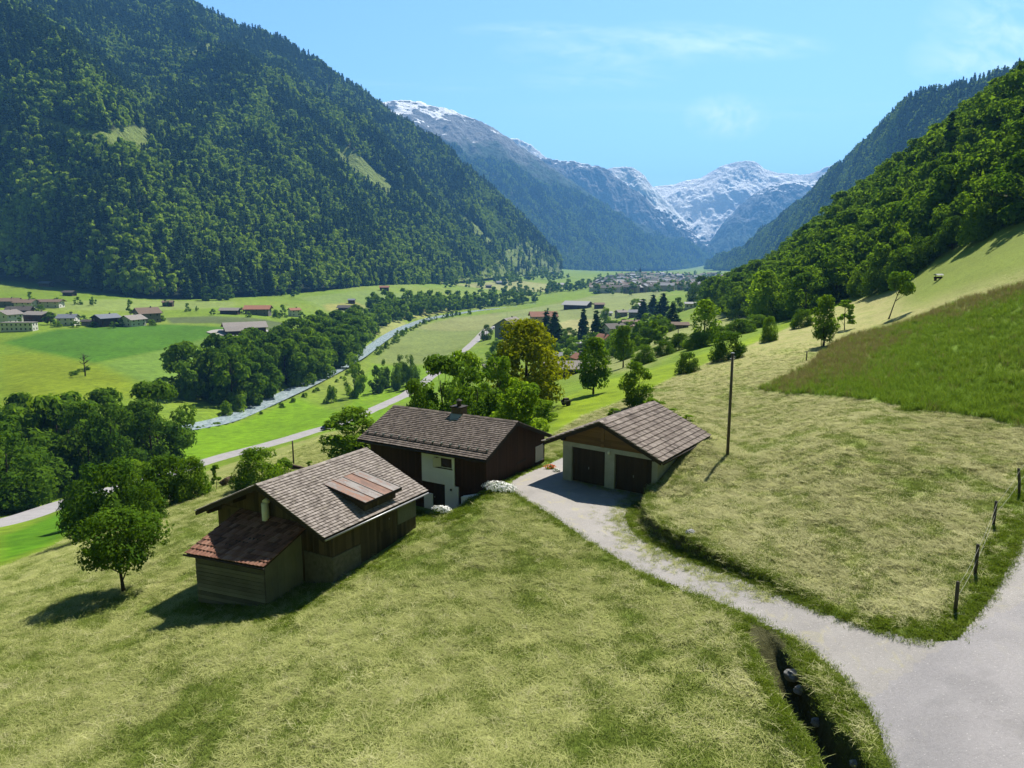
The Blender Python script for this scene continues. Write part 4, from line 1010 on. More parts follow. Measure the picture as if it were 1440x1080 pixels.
h = MB(); h.box((UR + .055, 5.7, Z(-3.0)), (UR + .075, 5.76, Z(-2.9))); part('handle', h, TIN, sd)
b = MB()
b.box((UR - .02, W0 - .035, Z(-3.6)), (UR + .055, W0 + .04, Z(-2.05)))
b.box((2.86, W0 - .045, Z(-3.6)), (3.0, W0 - .002, Z(-1.5))); b.box((UL + .02, W0 - .045, Z(-2.28)), (UR - .02, W0 - .003, Z(-2.12)))
part('beam', b, W_BARN, ba)
b = MB(); b.tube([(-.2, W0 - .35, Z(-2.75)), (-.2, W0 - .35, Z(-1.25))], [.2, .2], 14); b.tube([(-.2, W0 - .35, Z(-1.249)), (-.2, W0 - .05, Z(-1.1))], [.2, .15], 12)
part('vent_pipe', b, WHITE_P, ba, True, 'pale white pipe rising along the gable')
deck = MB(); slab(deck, (ER, YF, broof(ER)), (ER, YB, broof(ER)), (0, YB, Z(0)), (0, YF, Z(0)), .14); slab(deck, (EL, YF, broof(EL)), (EL, YB, broof(EL)), (0, YB, Z(0)), (0, YF, Z(0)), .14)
rf = part('roof', deck, BROWN_TRIM, ba)
t = MB(); tile_patch(t, (ER + .07, YF - .05, broof(ER + .07)), (ER + .07, YB + .05, broof(ER + .07)), (0, YB + .05, Z(0)), (0, YF - .05, Z(0)), 25, 60, .036, .012, .03)
tile_patch(t, (EL - .07, YF - .05, broof(EL - .07)), (EL - .07, YB + .05, broof(EL - .07)), (0, YB + .05, Z(0)), (0, YF - .05, Z(0)), 27, 60, .036, .012, .03)
ridge_caps(t, (0, YF - .06, Z(.01)), (0, YB + .06, Z(.01)), 24, .16, .07)
part('shingles', t, T_GREY, rf)
for E, yy_ in ((EL, YF), (ER, YF), (EL, YB), (ER, YB)):
    y0, y1 = (yy_ - .035, yy_ - .003) if yy_ == YF else (yy_ + .003, yy_ + .035)
    b = MB(); b.hexa([(E, y0, broof(E) - .26), (0, y0, Z(-.26)), (0, y1, Z(-.26)), (E, y1, broof(E) - .26)], [(E, y0, broof(E) + .005), (0, y0, Z(.005)), (0, y1, Z(.005)), (E, y1, broof(E) + .005)])
    part('bargeboard', b, BROWN_TRIM, rf)
for x in (-4.4, -2.2, .0, 2.2, 4.1):
    b = MB(); b.box((x - .09, YF + .04, broof(x) - .36 - .06), (x + .09, W0 - .055, broof(x) - .17)); part('purlin_end', b, W_BARN, rf)
b = MB(); b.tube([(ER + .12, YF, broof(ER) - .12), (ER + .12, YB, broof(ER) - .14)], .06, 8); part('gutter', b, TIN, ba, True)
# dormer
D0, D1 = 3.5, 6.5; UT, UB = 1.3, 4.75; ZT, ZB = -.60, -1.25
dm = MB()
dm.hexa([(1.9, D0 + .1, Z(-1.0)), (UR + .05, D0 + .1, Z(-2.055)), (UR + .05, D0 + .16, Z(-2.055)), (1.9, D0 + .16, Z(-1.0))], [(1.9, D0 + .1, Z(-.74)), (UR + .05, D0 + .1, Z(-1.2)), (UR + .05, D0 + .16, Z(-1.2)), (1.9, D0 + .16, Z(-.74))])
dm.hexa([(1.9, D1 - .16, Z(-1.0)), (UR + .05, D1 - .16, Z(-2.055)), (UR + .05, D1 - .1, Z(-2.055)), (1.9, D1 - .1, Z(-1.0))], [(1.9, D1 - .16, Z(-.74)), (UR + .05, D1 - .16, Z(-1.2)), (UR + .05, D1 - .1, Z(-1.2)), (1.9, D1 - .1, Z(-.74))])
boards_y(dm, D0 + .161, D1 - .161, UR + .02, Z(-2.055), Z(-1.2), .2, .04)
do = part('dormer', dm, W_BARN, ba)
b = MB(); k = 4
for i in range(k):
    y0 = D0 - .1 + i * (D1 - D0 + .2) / k; y1 = D0 - .1 + (i + 1) * (D1 - D0 + .2) / k - .01; v = random.random()
    b.hexa([(UT, y0, Z(ZT)), (UB, y0, Z(ZB)), (UB, y1, Z(ZB)), (UT, y1, Z(ZT))], [(UT, y0, Z(ZT + .04)), (UB, y0, Z(ZB + .04)), (UB, y1, Z(ZB + .04)), (UT, y1, Z(ZT + .04))], v)
    b.hexa([(UT, y1 - .03, Z(ZT + .041)), (UB, y1 - .03, Z(ZB + .041)), (UB, y1 + .005, Z(ZB + .041)), (UT, y1 + .005, Z(ZT + .041))], [(UT, y1 - .03, Z(ZT + .075)), (UB, y1 - .03, Z(ZB + .075)), (UB, y1 + .005, Z(ZB + .075)), (UT, y1 + .005, Z(ZT + .075))], v)
part('sheet_roof', b, RUST, do, label='rusty orange and grey metal sheets')
b = MB(); b.box((UB + .001, D0 - .12, Z(ZB - .12)), (UB + .03, D1 + .1, Z(ZB + .05))); b.hexa([(UT, D0 - .13, Z(ZT - .1)), (UB, D0 - .13, Z(ZB - .1)), (UB, D0 - .102, Z(ZB - .1)), (UT, D0 - .102, Z(ZT - .1))], [(UT, D0 - .13, Z(ZT + .05)), (UB, D0 - .13, Z(ZB + .05)), (UB, D0 - .102, Z(ZB + .05)), (UT, D0 - .102, Z(ZT + .05))]); part('dormer_trim', b, BROWN_TRIM, do)
# lean-to in front of the gable
FLu, FRu = (-2.3, -2.42), (2.2, -1.70)
b = MB(); nb_ = 13
for i in range(nb_):
    z0 = Z(-6.3) + i * .225; z1 = z0 + .205; dj = random.uniform(0, .05)
    a_, c_ = np.array(FLu), np.array(FRu); o_ = np.array([.05, -.5]) * (.06 + dj)
    if z1 > Z(-3.5): break
    b.hexa([(*(a_ + o_), z0), (*(c_ + o_), z0), (*(c_ + (0, .1)), z0), (*(a_ + (0, .1)), z0)], [(*(a_ + o_), z1), (*(c_ + o_), z1), (*(c_ + (0, .1)), z1), (*(a_ + (0, .1)), z1)])
boards_y(b, -2.3, .94, -2.28, Z(-6.6), Z(-3.4), .2, .04, -1, lambda y: Z(-2.15 - (1 - y) * .335) - .16)
lt = part('lean_to', b, W_GREY, ba, label='small lean-to of grey boards under red tiles')
b = MB(); boards_y(b, -1.64, .94, 2.16, Z(-6.3), Z(-3.4), .43, .05, 1, lambda y: Z(-2.15 - (1 - y) * .425) - .17); sdo = part('lean_to_door', b, W_PALE, lt, label='pale grey double door')
deck = MB(); slab(deck, (-2.5, -2.8, Z(-3.42)), (2.55, -1.98, Z(-3.42)), (2.75, .99, Z(-2.15)), (-2.6, .99, Z(-2.15)), .1)
lr = part('lean_to_roof', deck, BROWN_TRIM, lt)
deck2 = MB(); tile_patch(deck2, (-2.57, -2.88, Z(-3.45)), (2.61, -2.05, Z(-3.45)), (2.81, .99, Z(-2.14)), (-2.66, .99, Z(-2.14)), 10, 21, .035, .012, .03, curl=.03)
part('red_tiles', deck2, T_RED, lt)
b = MB(); b.tube([(-2.6, -2.93, Z(-3.5)), (2.65, -2.1, Z(-3.5))], .055, 8); part('lean_to_gutter', b, BROWN_TRIM, lt, True)
# ------------------------------------------------------------------ trees
BARK = mat_wood('tree_bark', (.035, .027, .020), (.11, .09, .07), (9, 9, 1.2), .4, .9, .03)
LEAF_G = mat_leaf('fresh_leaves', (.040, .100, .010), (.150, .240, .020), .42)
LEAF_D = mat_leaf('deep_green_leaves', (.022, .062, .008), (.092, .165, .015), .36)
LEAF_B = mat_leaf('light_green_leaves', (.062, .140, .010), (.19, .29, .022), .44)
LEAF_Y = mat_leaf('yellow_green_leaves', (.062, .092, .005), (.29, .305, .012), .40, (1.5, 1.5, .7))
LEAF_W = mat_leaf('wood_leaves', (.024, .070, .008), (.130, .215, .017), .42)
LEAF_C = mat_leaf('dark_needles', (.016, .046, .014), (.055, .105, .026), .12)
def trunk_mesh(name, rng, H, blobs, r0, top=.7, nl=7, stems=1):
    """tapered, slightly bent trunk with limbs that reach into the leaf clumps; height-1 tree"""
    mb = MB(); bl = sorted(blobs, key=lambda b: b[0][2])
    for s_ in range(stems):
        a = 6.28 * s_ / stems + rng.uniform(0, .6); sp = (.0 if stems == 1 else .10)
        P_ = []; ph = rng.uniform(0, 6.28)
        for i in range(8):
            t = i / 7 * top; w_ = .012 * math.sin(5 * t + ph)
            P_.append((sp * math.cos(a) * (.25 + t * 1.2) + w_, sp * math.sin(a) * (.25 + t * 1.2) + w_ * .6, -.04 + (t + .04 if i else 0) * H))
        rs_ = [r0 * (1.35 if i == 0 else 1) * (1 - .75 * i / 7) / (1 if stems == 1 else 1.6) for i in range(8)]
        mb.tube(P_, rs_, 7)
        for k in range(nl):
            b_ = bl[int((k + .5) / nl * len(bl)) % len(bl)]; c = np.array(b_[0], float)
            z0 = max(.14, min(c[2] - .22, top * .85)) * H; j = min(int(z0 / (top * H) * 7), 6)
            p0 = np.array(P_[j]); p0[2] = max(p0[2], .0); mid = p0 * .5 + c * .5 + (0, 0, -.02)
            mb.tube([p0, mid, c], [rs_[j] * .55, rs_[j] * .32, .003], 5, False)
    return mb.mesh(name, BARK, True)
KIND = {}
def kind(key, seed, mat, W=.9, nb=26, nleaf=4200, size=.024, crown0=.22, shape='round', r0=.022, stems=1, top=.72, nl=8, lean=0., fat=1.):
    g = np.random.default_rng(seed); V, F_, v, bl = broadleaf(g, 1., W, nb, nleaf, size, crown0, shape, lean, fat)
    kx = 1 / V[:, 2].max(); ww = 2 * np.percentile(np.hypot(V[:, 0], V[:, 1]), 97); V = V * (W / ww, W / ww, kx)     # true width W, true height 1
    bl = [((b_[0][0] * W / ww, b_[0][1] * W / ww, b_[0][2] * kx), b_[1]) for b_ in bl]
    KIND[key] = (npmesh('crown', V, F_, False, mat, {'var': v}), trunk_mesh('trunk', g, 1., bl, r0, top, nl, stems), W)
def kindc(key, seed, W=.4, tiers=17, per=9, size=.055):
    g = np.random.default_rng(seed); V, F_, v = conifer(g, 1., W, tiers, per, size)
    mb = MB(); mb.tube([(0, 0, -.03), (0, 0, .5), (0, 0, .98)], [.02, .012, .002], 7)
    KIND[key] = (npmesh('crown', V, F_, False, LEAF_C, {'var': v}), mb.mesh('trunk', BARK, True), W)
for i in range(5): kind('wood%d' % i, 300 + i, LEAF_W, .85 + .08 * (i % 3), 26, 2900, .033, .06, ('round', 'dome', 'tall')[i % 3], .02, fat=1.12)
for i in range(3): kind('copse%d' % i, 320 + i, LEAF_D, .78, 26, 2400, .034, .05, ('round', 'tall', 'dome')[i], .02)
for i in range(3): kind('near%d' % i, 340 + i, LEAF_D, .9, 34, 6500, .021, .04, ('round', 'dome', 'tall')[i], .02)
for i in range(2): kind('fresh%d' % i, 350 + i, LEAF_B, .8, 30, 5500, .022, .05, ('round', 'dome')[i], .02)
kind('maple', 360, LEAF_D, .92, 70, 9500, .0185, .40, 'round', .020, top=.8)
kind('yellow', 361, LEAF_Y, .82, 64, 12000, .018, .12, 'round', .024, top=.85, fat=1.12)
kind('orchard', 362, LEAF_G, .62, 44, 5200, .022, .20, 'tall', .020, top=.8, fat=1.3)
kind('orchard2', 363, LEAF_G, .55, 40, 4200, .023, .24, 'tall', .020, top=.8, fat=1.3)
kind('slender', 364, LEAF_B, .6, 40, 4200, .023, .16, 'tall', .016, top=.85, fat=1.5)
kind('willow', 365, LEAF_G, .72, 52, 6000, .021, .12, 'tall', .012, 4, .9, fat=1.05)
kind('multi', 366, LEAF_G, .55, 34, 3600, .024, .14, 'tall', .013, 4, .9, fat=1.5)
kind('leaner', 368, LEAF_G, .6, 22, 2000, .026, .58, 'round', .014, top=.85, fat=1.1)
kind('sapling', 367, LEAF_B, .5, 16, 900, .035, .15, 'tall', .012, 1, .95)
for i in range(3): kind('bush%d' % i, 370 + i, LEAF_D if i else LEAF_G, 1.25, 60, 8500, .027, .0, 'dome', .016, 3, .45, fat=1.05)
kind('bushfar', 375, LEAF_G, 1.2, 26, 1500, .055, .0, 'dome', .016, 2, .4, fat=1.15)
for i in range(2): kindc('fir%d' % i, 380 + i, .52 + .06 * i, 15, 11, .062)
for i in range(3): kind('far%d' % i, 390 + i, LEAF_W, .85, 14, 520, .065, .05, ('round', 'dome', 'tall')[i], .02, nl=2)
def plant(key, pos, H, label, cat='tree', group=None, Wm=None, name='broadleaf_tree', rz=None, tilt=0., sink=.0, parts=True):
    cm, tm, w0 = KIND[key]
    e = empty(name, (pos[0], pos[1], pos[2] - sink), random.uniform(0, 6.28) if rz is None else rz)
    s = (Wm / w0 if Wm else H); e.scale = (s, s, H); e.rotation_euler[1] = tilt
    tag(e, label, cat, group)
    obj('crown', cm, e)
    if parts: obj('trunk', tm, e)
    return e
def depth(q): return q[1] * CP - q[2] * SP
def plant_px(key, px, py, hpx, label, wpx=None, **kw):
    """stand a plant on the ground seen at a pixel; size taken from its height there"""
    q = at(px, py); d = depth(q)
    return plant(key, q, hpx / FPX * d * 1.01, label, Wm=(wpx / FPX * d if wpx else None), **kw)
B_ = dict(cat='bush', name='bush')
plant_px('maple', 172, 832, 122, 'young round maple with a thin trunk standing alone in the mown meadow', 112)
plant_px('bush1', 158, 742, 100, 'large dark rounded bush directly behind the young maple', 122, **B_)
plant_px('bush2', 232, 712, 74, 'leafy bush in the hedge clump beside the grey slanted board', 84, **B_)
plant_px('bush0', 268, 702, 62, 'leafy hedge bush at the barn end of the hedge clump', 58, **B_)
plant_px('bush1', 205, 738, 62, 'low dark bush in the middle of the hedge clump', 66, **B_)
plant_px('bush2', 118, 738, 66, 'dark bush at the road end of the hedge clump', 60, **B_)
plant_px('bush0', 192, 712, 66, 'tall leafy bush at the back of the hedge clump', 66, **B_)
plant_px('bush0', 366, 683, 56, 'dense bright green bush behind the barn roof', 74, **B_)
plant_px('bushfar', 398, 668, 24, 'small low bush leaning on the dark timber trough', 34, **B_)
plant_px('sapling', 305, 688, 36, 'slim green sapling between the hedge and the round bush', 16, name='sapling', cat='sapling')
plant_px('sapling', 436, 664, 16, 'tiny sapling on the pale meadow behind the barn roof', 12, name='sapling', cat='sapling')
plant_px('willow', 500, 652, 82, 'light green multi-stemmed willow behind the barn ridge', 84)
# trees behind the farmhouse
for px_, D, top, wpx, k, lab in [(622, 74, 498, 105, 'near0', 'broad dark green tree behind the left end of the farmhouse roof'), (590, 66, 532, 70, 'near1', 'low bushy tree at the far left corner of the farmhouse'),
        (672, 70, 515, 90, 'near2', 'dark green tree directly behind the farmhouse chimney'), (650, 92, 492, 74, 'fresh0', 'tall lighter tree rising behind the chimney tree'),
        (738, 88, 447, 112, 'yellow', 'tall yellow-green tree towering behind the farmhouse'), (726, 62, 528, 92, 'fresh1', 'bright green round tree close behind the farmhouse ridge'),
        (700, 80, 500, 60, 'fresh0', 'mid green tree at the left foot of the tall yellow tree'), (762, 76, 560, 44, 'fresh1', 'small bright tree beside the far corner of the farmhouse')]:
    d = ray(px_, 600); x_, y_ = d[0] * D, math.sqrt(1) * d[1] * D; z_ = gz(x_, y_)
    t_ = ray(px_, top); Dp = y_ / t_[1]; H = t_[2] * Dp - z_
    plant(k, (x_, y_, z_), H, lab, Wm=wpx / FPX * D)
# orchard and slope trees on the right of the farmhouse
plant_px('orchard', 835, 554, 80, 'leafy fruit tree with a bare trunk on the bright green strip', 46)
plant_px('orchard2', 876, 517, 60, 'slender fruit tree with a bare trunk beyond the bright strip', 30)
plant_px('willow', 892, 573, 66, 'upright narrow-branched tree just behind the garage ridge', 46)
for px_, py_, h, w_, lab in [(966, 524, 30, 34, 'round dark bush at the lower edge of the mown slope'), (1024, 505, 40, 50, 'large round bush on the edge of the mown slope beside the pole'), (1082, 480, 36, 24, 'upright bright bush on the bright green strip above the pole'), (1128, 460, 26, 34, 'low dark hedge bush where the mown slope meets the wood')]:
    plant_px('bush0' if 'bright' in lab else 'bush1', px_, py_, h, lab, w_, **B_)
plant_px('multi', 1157, 487, 72, 'bright multi-stemmed young tree at the edge of the tall grass', 38)
plant_px('sapling', 1187, 464, 42, 'thin sparse sapling above the multi-stemmed young tree', 28, name='sapling', cat='sapling')
plant_px('leaner', 1249, 449, 70, 'leaning pale-trunked tree in front of the wood edge', 40, tilt=-.28)
plant_px('slender', 1072, 455, 74, 'tall light green tree standing before the lower end of the wood', 52)
plant_px('slender', 990, 487, 66, 'tall airy tree above the hedge line', 42)
g_ = np.random.default_rng(77)
for i, (px_, py_, h, w_) in enumerate([(905, 512, 28, 36), (934, 500, 22, 32), (955, 492, 24, 38), (978, 490, 22, 40), (1010, 480, 22, 44), (1040, 470, 22, 44), (1062, 462, 20, 40), (912, 480, 20, 34), (890, 492, 24, 36), (868, 500, 18, 30), (930, 470, 22, 40), (860, 470, 20, 34), (880, 505, 22, 30), (1095, 450, 24, 36), (1050, 430, 26, 34)]):
    plant_px('bush%d' % (i % 3), px_, py_, h, 'rounded hedge bush in the row below the bright green strip', w_, group='hedge bushes on the right slope', **B_)
for i, (px_, py_, h, w_) in enumerate([(915, 585, 26, 26), (928, 582, 18, 22), (945, 590, 16, 22), (968, 597, 14, 20), (864, 588, 14, 22)]):
    plant_px('sapling', px_, py_, h, 'thin sapling shoot behind the garage roof', w_, group='shoots behind the garage', name='sapling', cat='sapling')
for px_, py_, h, w_, lab in [(768, 484, 46, 30, 'dark conifer beside the tall yellow tree'), (780, 490, 52, 34, 'broad dark conifer right of the tall yellow tree'), (820, 476, 42, 24, 'dark pointed conifer left of its twin in the lower hamlet'), (838, 480, 44, 26, 'dark pointed conifer right of its twin in the lower hamlet'),
        (945, 458, 32, 28, 'dark conifer above the small brown-roofed hut'), (932, 446, 34, 28, 'dark conifer at the edge of the lower slope'), (918, 444, 30, 24, 'slim dark conifer nearest the three small houses'), (904, 450, 30, 26, 'short conifer at the front of the conifer group')]:
    plant_px('fir%d' % (px_ % 2), px_, py_, h, lab, w_, name='conifer', cat='conifer')
for i, (px_, py_, h, w_) in enumerate([(985, 424, 36, 28), (975, 426, 30, 22), (997, 422, 34, 24), (990, 428, 26, 26)]):
    plant_px('near%d' % (i % 3), px_, py_, h, 'big dark tree in the clump standing before the village', w_, group='dark clump before the village')
# wood on the right hillside
g_ = np.random.default_rng(11); placed = []
edge = polyw([(1040,447),(1126,447),(1200,414),(1252,406),(1296,362),(1367,332),(1440,307)])
edge_line = np.vstack([edge, [(150, 150)]])
cand = []
for _ in range(9000):
    x_, y_ = g_.uniform(60, 260), g_.uniform(100, 640)
    cand.append((x_, y_))
cand = np.array(cand); m_ = inside(cand[:, 0], cand[:, 1], wood_poly); cand = cand[m_]
cz = height(cand[:, 0], cand[:, 1]); cp = np.stack(to_px(cand[:, 0], cand[:, 1], cz), 1)
ed, _, _ = seg_dist(cand[:, 0], cand[:, 1], edge_line)
order = np.argsort(ed + g_.uniform(0, 14, len(ed)))
for i in order:
    (x_, y_), z_ = cand[i], cz[i]
    if cp[i, 0] > 1600 or cp[i, 0] < 980: continue
    sp = 7.2 if ed[i] < 16 else 9.0
    if y_ > 330: sp *= 1.12
    if any((x_ - q[0]) ** 2 + (y_ - q[1]) ** 2 < sp * sp for q in placed): continue
    placed.append((x_, y_, z_, ed[i]))
    if len(placed) >= 290: break
# the 140 that show largest stand as trees of their own, the rest is one wood
def bulk(name, items, keys, label):
    pr = []
    for k_ in keys:
        cm, tm, w0 = KIND[k_]
        pr.append(bpy.data.objects.new(k_ + '_crown', cm))
    pos = np.array([i_[:3] for i_ in items]); H_ = np.array([i_[3] for i_ in items]); W_ = np.array([i_[4] for i_ in items]); w0_ = np.array([KIND[k_][2] for k_ in keys])
    ix = np.array([i_[5] for i_ in items]); s_ = W_ / w0_[ix]
    g = np.random.default_rng(len(items)); return tag(scatter(name, pos, np.stack([s_, s_, H_], 1), g.uniform(0, 6.28, len(items)), ix, pr), label)
vis = sorted(placed, key=lambda p_: math.hypot(p_[0], p_[1]) + (40 if not 1000 < to_px(*p_[:3])[0] < 1470 else 0))
rest = []
for k_, (x_, y_, z_, e_) in enumerate(vis):
    H = g_.uniform(9, 14) if e_ < 10 else g_.uniform(13, 18); W_ = H * g_.uniform(.85, 1.1); kk = int(g_.integers(0, 5))
    if k_ < 140: plant('wood%d' % kk, (x_, y_, z_), H, 'broadleaf tree in the dense wood climbing the right hillside', Wm=W_, group='trees of the right hillside wood', sink=.2)
    else: rest.append((x_, y_, z_ - .2, H, W_, kk))
bulk('hillside_wood', rest, ['wood%d' % i for i in range(5)], 'farther crowns of the dense wood on the right hillside')
print('WOOD', len(placed))
for px_, py_, h, lab in [(1334, 214, 56, 'dark pointed fir breaking the skyline of the right wood'), (1378, 190, 46, 'smaller dark fir higher on the skyline of the right wood')]:
    d = ray(px_, py_); D = 235 if px_ < 1350 else 225
    x_, y_ = d[0] * D, d[1] * D; z_ = gz(x_, y_); t_ = ray(px_, py_ - h); H = t_[2] * D - z_
    plant('fir0', (x_, y_, z_), max(H, 8), lab, Wm=9., name='conifer', cat='conifer')
for px_, py_, h, w_ in [(1300, 372, 40, 60), (1275, 392, 44, 60), (1240, 408, 48, 60), (1215, 412, 40, 50), (1180, 422, 40, 50), (1150, 436, 40, 46), (1115, 446, 44, 50), (1090, 448, 40, 44), (1340, 350, 46, 56), (1380, 336, 50, 60)]:
    plant_px('bush%d' % (px_ % 3), px_, py_, h, 'leafy bush on the front edge of the right hillside wood', w_, group='bushes along the wood edge', **B_)
# copses on the valley floor
def copse(poly_px, n_, hmin, hmax, keys, label, group, sp, seed, wk=(.7, .95), name='broadleaf_tree', cat='tree', world=None):
    g = np.random.default_rng(seed); pl = polyw(poly_px) if world is None else np.array(world, float); got = []
    lo, hi = pl.min(0), pl.max(0)
    for _ in range(6000):
        q = g.uniform(lo, hi)
        if not inside(q[:1], q[1:], pl)[0] or any((q[0] - r_[0]) ** 2 + (q[1] - r_[1]) ** 2 < sp * sp for r_ in got): continue
        got.append(q)
        if len(got) >= n_: break
    for q in got:
        H = g.uniform(hmin, hmax)
        plant(keys[g.integers(0, len(keys))], (q[0], q[1], gz(*q)), H, label, cat, group, H * g.uniform(*wk), name, sink=.2)
    return len(got)
print('copse', copse([(236,577),(262,545),(290,566),(330,573),(392,552),(440,530),(486,508),(508,482),(500,470),(450,488),(400,515),(330,530),(290,538)], 66, 18, 29, ['copse0', 'copse1', 'copse2', 'wood2', 'wood0'],
   'broadleaf tree in the long copse along the river bank', 'trees of the river copse', 7.8, 21, wk=(.72, .98)))
print('copse2', copse(None, 48, 16, 25, ['near0', 'near2', 'wood1', 'near1'], 'broadleaf tree in the dark copse across the road', 'trees of the roadside copse', 6.4, 22, wk=(.78, 1.0), world=[(-98, 122), (-90, 150), (-88, 176), (-100, 190), (-122, 205), (-150, 205), (-180, 190), (-180, 150), (-150, 128)]))
print('copse3', copse([(492,562),(520,556),(550,552),(580,548),(578,538),(540,545),(500,552)], 9, 13, 18, ['fresh0', 'copse1', 'near2'], 'slim tree in the small grove on the bright field', 'trees of the small grove', 6.5, 23, (.45, .6)))
for px_, py_, h, w_, lab in [(466, 566, 24, 22, 'lone bush on the bright field before the small grove'), (318, 587, 24, 22, 'round bush at the end of the river copse'), (336, 580, 26, 30, 'larger round bush by the river bend'), (271, 600, 12, 12, 'pale flowering shrub on the dark bank line'), (247, 603, 8, 8, 'tiny shrub left of the pale flowering one'),
        (530, 470, 12, 14, 'small round bush beside the river')]:
    plant_px('bushfar', px_, py_, h, lab, w_, **B_)
def along(line_px, n_, off, hmin, hmax, keys, label, group, seed, name='broadleaf_tree', cat='tree', wk=(.75, 1.1), jit=4., into=None):
    g = np.random.default_rng(seed); L = smooth_line(polyw(line_px), 2)
    s = np.concatenate([[0], np.cumsum(np.hypot(*np.diff(L, axis=0).T))]); T = np.gradient(L, axis=0); T /= np.linalg.norm(T, axis=1)[:, None]
    for k in range(n_):
        u_ = s[-1] * (k + g.uniform(-.4, .4) + .5) / n_; x_, y_ = np.interp(u_, s, L[:, 0]), np.interp(u_, s, L[:, 1]); tx, ty = np.interp(u_, s, T[:, 0]), np.interp(u_, s, T[:, 1])
        o = off + g.normal(0, jit); x_ += ty * o; y_ -= tx * o
        H = g.uniform(hmin, hmax); W_ = H * g.uniform(*wk); kk = int(g.integers(0, len(keys)))
        if into is None: plant(keys[kk], (x_, y_, gz(x_, y_)), H, label, cat, group, W_, name, sink=.2)
        else: into.append((x_, y_, gz(x_, y_) - .2, H, W_, kk))
BELT = []
RIV = [(508,498),(530,481),(548,468),(575,454),(602,447),(645,440),(700,431),(760,425)]
along(RIV, 44, -16, 13, 24, ['far0', 'far1', 'far2'], 'broadleaf tree in the belt on the far river bank', 'trees of the far river bank', 31, into=BELT)
along(RIV[3:], 52, -40, 14, 27, ['far0', 'far1', 'far2'], 'broadleaf tree in the belt on the far river bank', 'trees of the far river bank', 32, jit=14, into=BELT)
along(RIV[:6], 30, 12, 3, 7, ['bushfar', 'far1'], 'low bush on the near river bank', 'bushes of the near river bank', 33, 'bush', 'bush', (.8, 1.2), 1.5)
along([(330,582),(385,562),(432,540),(480,516)], 12, 12, 1.2, 2.6, ['bushfar'], 'low bush on the near river bank', 'bushes of the near river bank', 34, 'bush', 'bush', (1, 1.6), 1.)
along([(255,602),(290,596),(318,590)], 9, 0, 1.2, 2.2, ['bushfar'], 'low scrub on the dark bank at the field edge', 'scrub at the field edge', 35, 'bush', 'bush', (1.4, 2), .6)
g = np.random.default_rng(93); VQ = np.array([(830,414),(838,394),(868,386),(905,383),(950,385),(1004,386),(1034,394),(1036,418),(1000,413),(960,410),(920,413),(880,416)], float)
for _ in range(260):
    q2 = g.uniform(VQ.min(0), VQ.max(0))
    if not inside(q2[:1], q2[1:], VQ)[0]: continue
    q_ = at(*q2)
    if q_ is not None: H = g.uniform(9, 20); BELT.append((q_[0], q_[1], q_[2] - .2, H, H * g.uniform(.7, 1.1), int(g.integers(0, 3))))
# trees along the foot of the forest and scattered over the meadows
along([(300,424),(345,416),(390,414),(430,416)], 14, -6, 10, 18, ['far0', 'far1', 'copse0'], 'tree at the foot of the mountain forest', 'trees at the forest foot', 36, jit=14)
along([(640,408),(690,400),(740,392),(790,390)], 40, 0, 14, 28, ['far0', 'far1', 'far2'], 'tree on the meadow slope under the forest end', 'trees on the far meadow slope', 37, jit=40, into=BELT)
along([(690,420),(760,412),(830,404)], 46, 0, 12, 24, ['far0', 'far1', 'far2'], 'tree on the valley floor below the village road', 'trees below the village', 38, jit=26, into=BELT)
bulk('valley_treeline', BELT, ['far0', 'far1', 'far2'], 'belts of broadleaf trees along the river and below the village')
for px_, py_, h, w_, k, lab in [(127, 412, 8, 10, 'far0', 'bush'), (110, 428, 11, 13, 'far1', 'small round tree beside the dark hut on the upper meadow'), (131, 430, 13, 10, 'far2', 'small dark tree in a loose row on the upper meadow'), (264, 438, 12, 10, 'far1', 'lone round tree on the meadow above the big barn'), (277, 438, 8, 5, 'far2', 'tiny slim tree right of the lone round one'),
        (180, 418, 13, 9, 'far1', 'left tree of the pair at the forest foot'), (187, 418, 13, 9, 'far2', 'right tree of the pair at the forest foot'), (226, 452, 15, 16, 'far1', 'round tree beside the last hamlet house'), (72, 456, 18, 20, 'far0', 'olive round tree between the hamlet houses'),
        (43, 424, 14, 12, 'far1', 'dark tree behind the upper hamlet houses'), (82, 428, 10, 12, 'far0', 'round tree beside the low white hamlet house'), (398, 446, 18, 15, 'far1', 'dark round tree left of the red-roofed house'), (234, 431, 10, 9, 'far2', 'tree behind the small barn on the meadow'),
        (340, 441, 9, 8, 'far0', 'small tree between the two long barns'), (556, 434, 16, 12, 'fir0', 'dark conifer on the meadow across the river'), (537, 432, 14, 14, 'far1', 'round tree beside the dark conifer across the river'), (585, 434, 10, 10, 'far2', 'small tree on the strip meadow across the river'),
        (770, 445, 12, 10, 'far2', 'small tree on the grey-green valley field'), (184, 447, 26, 10, 'sapling', 'tall thin tree behind the gabled hamlet houses')]:
    if lab == 'bush': continue
    plant_px(k, px_, py_, h, lab, w_, name='conifer' if k[:3] == 'fir' else 'broadleaf_tree')
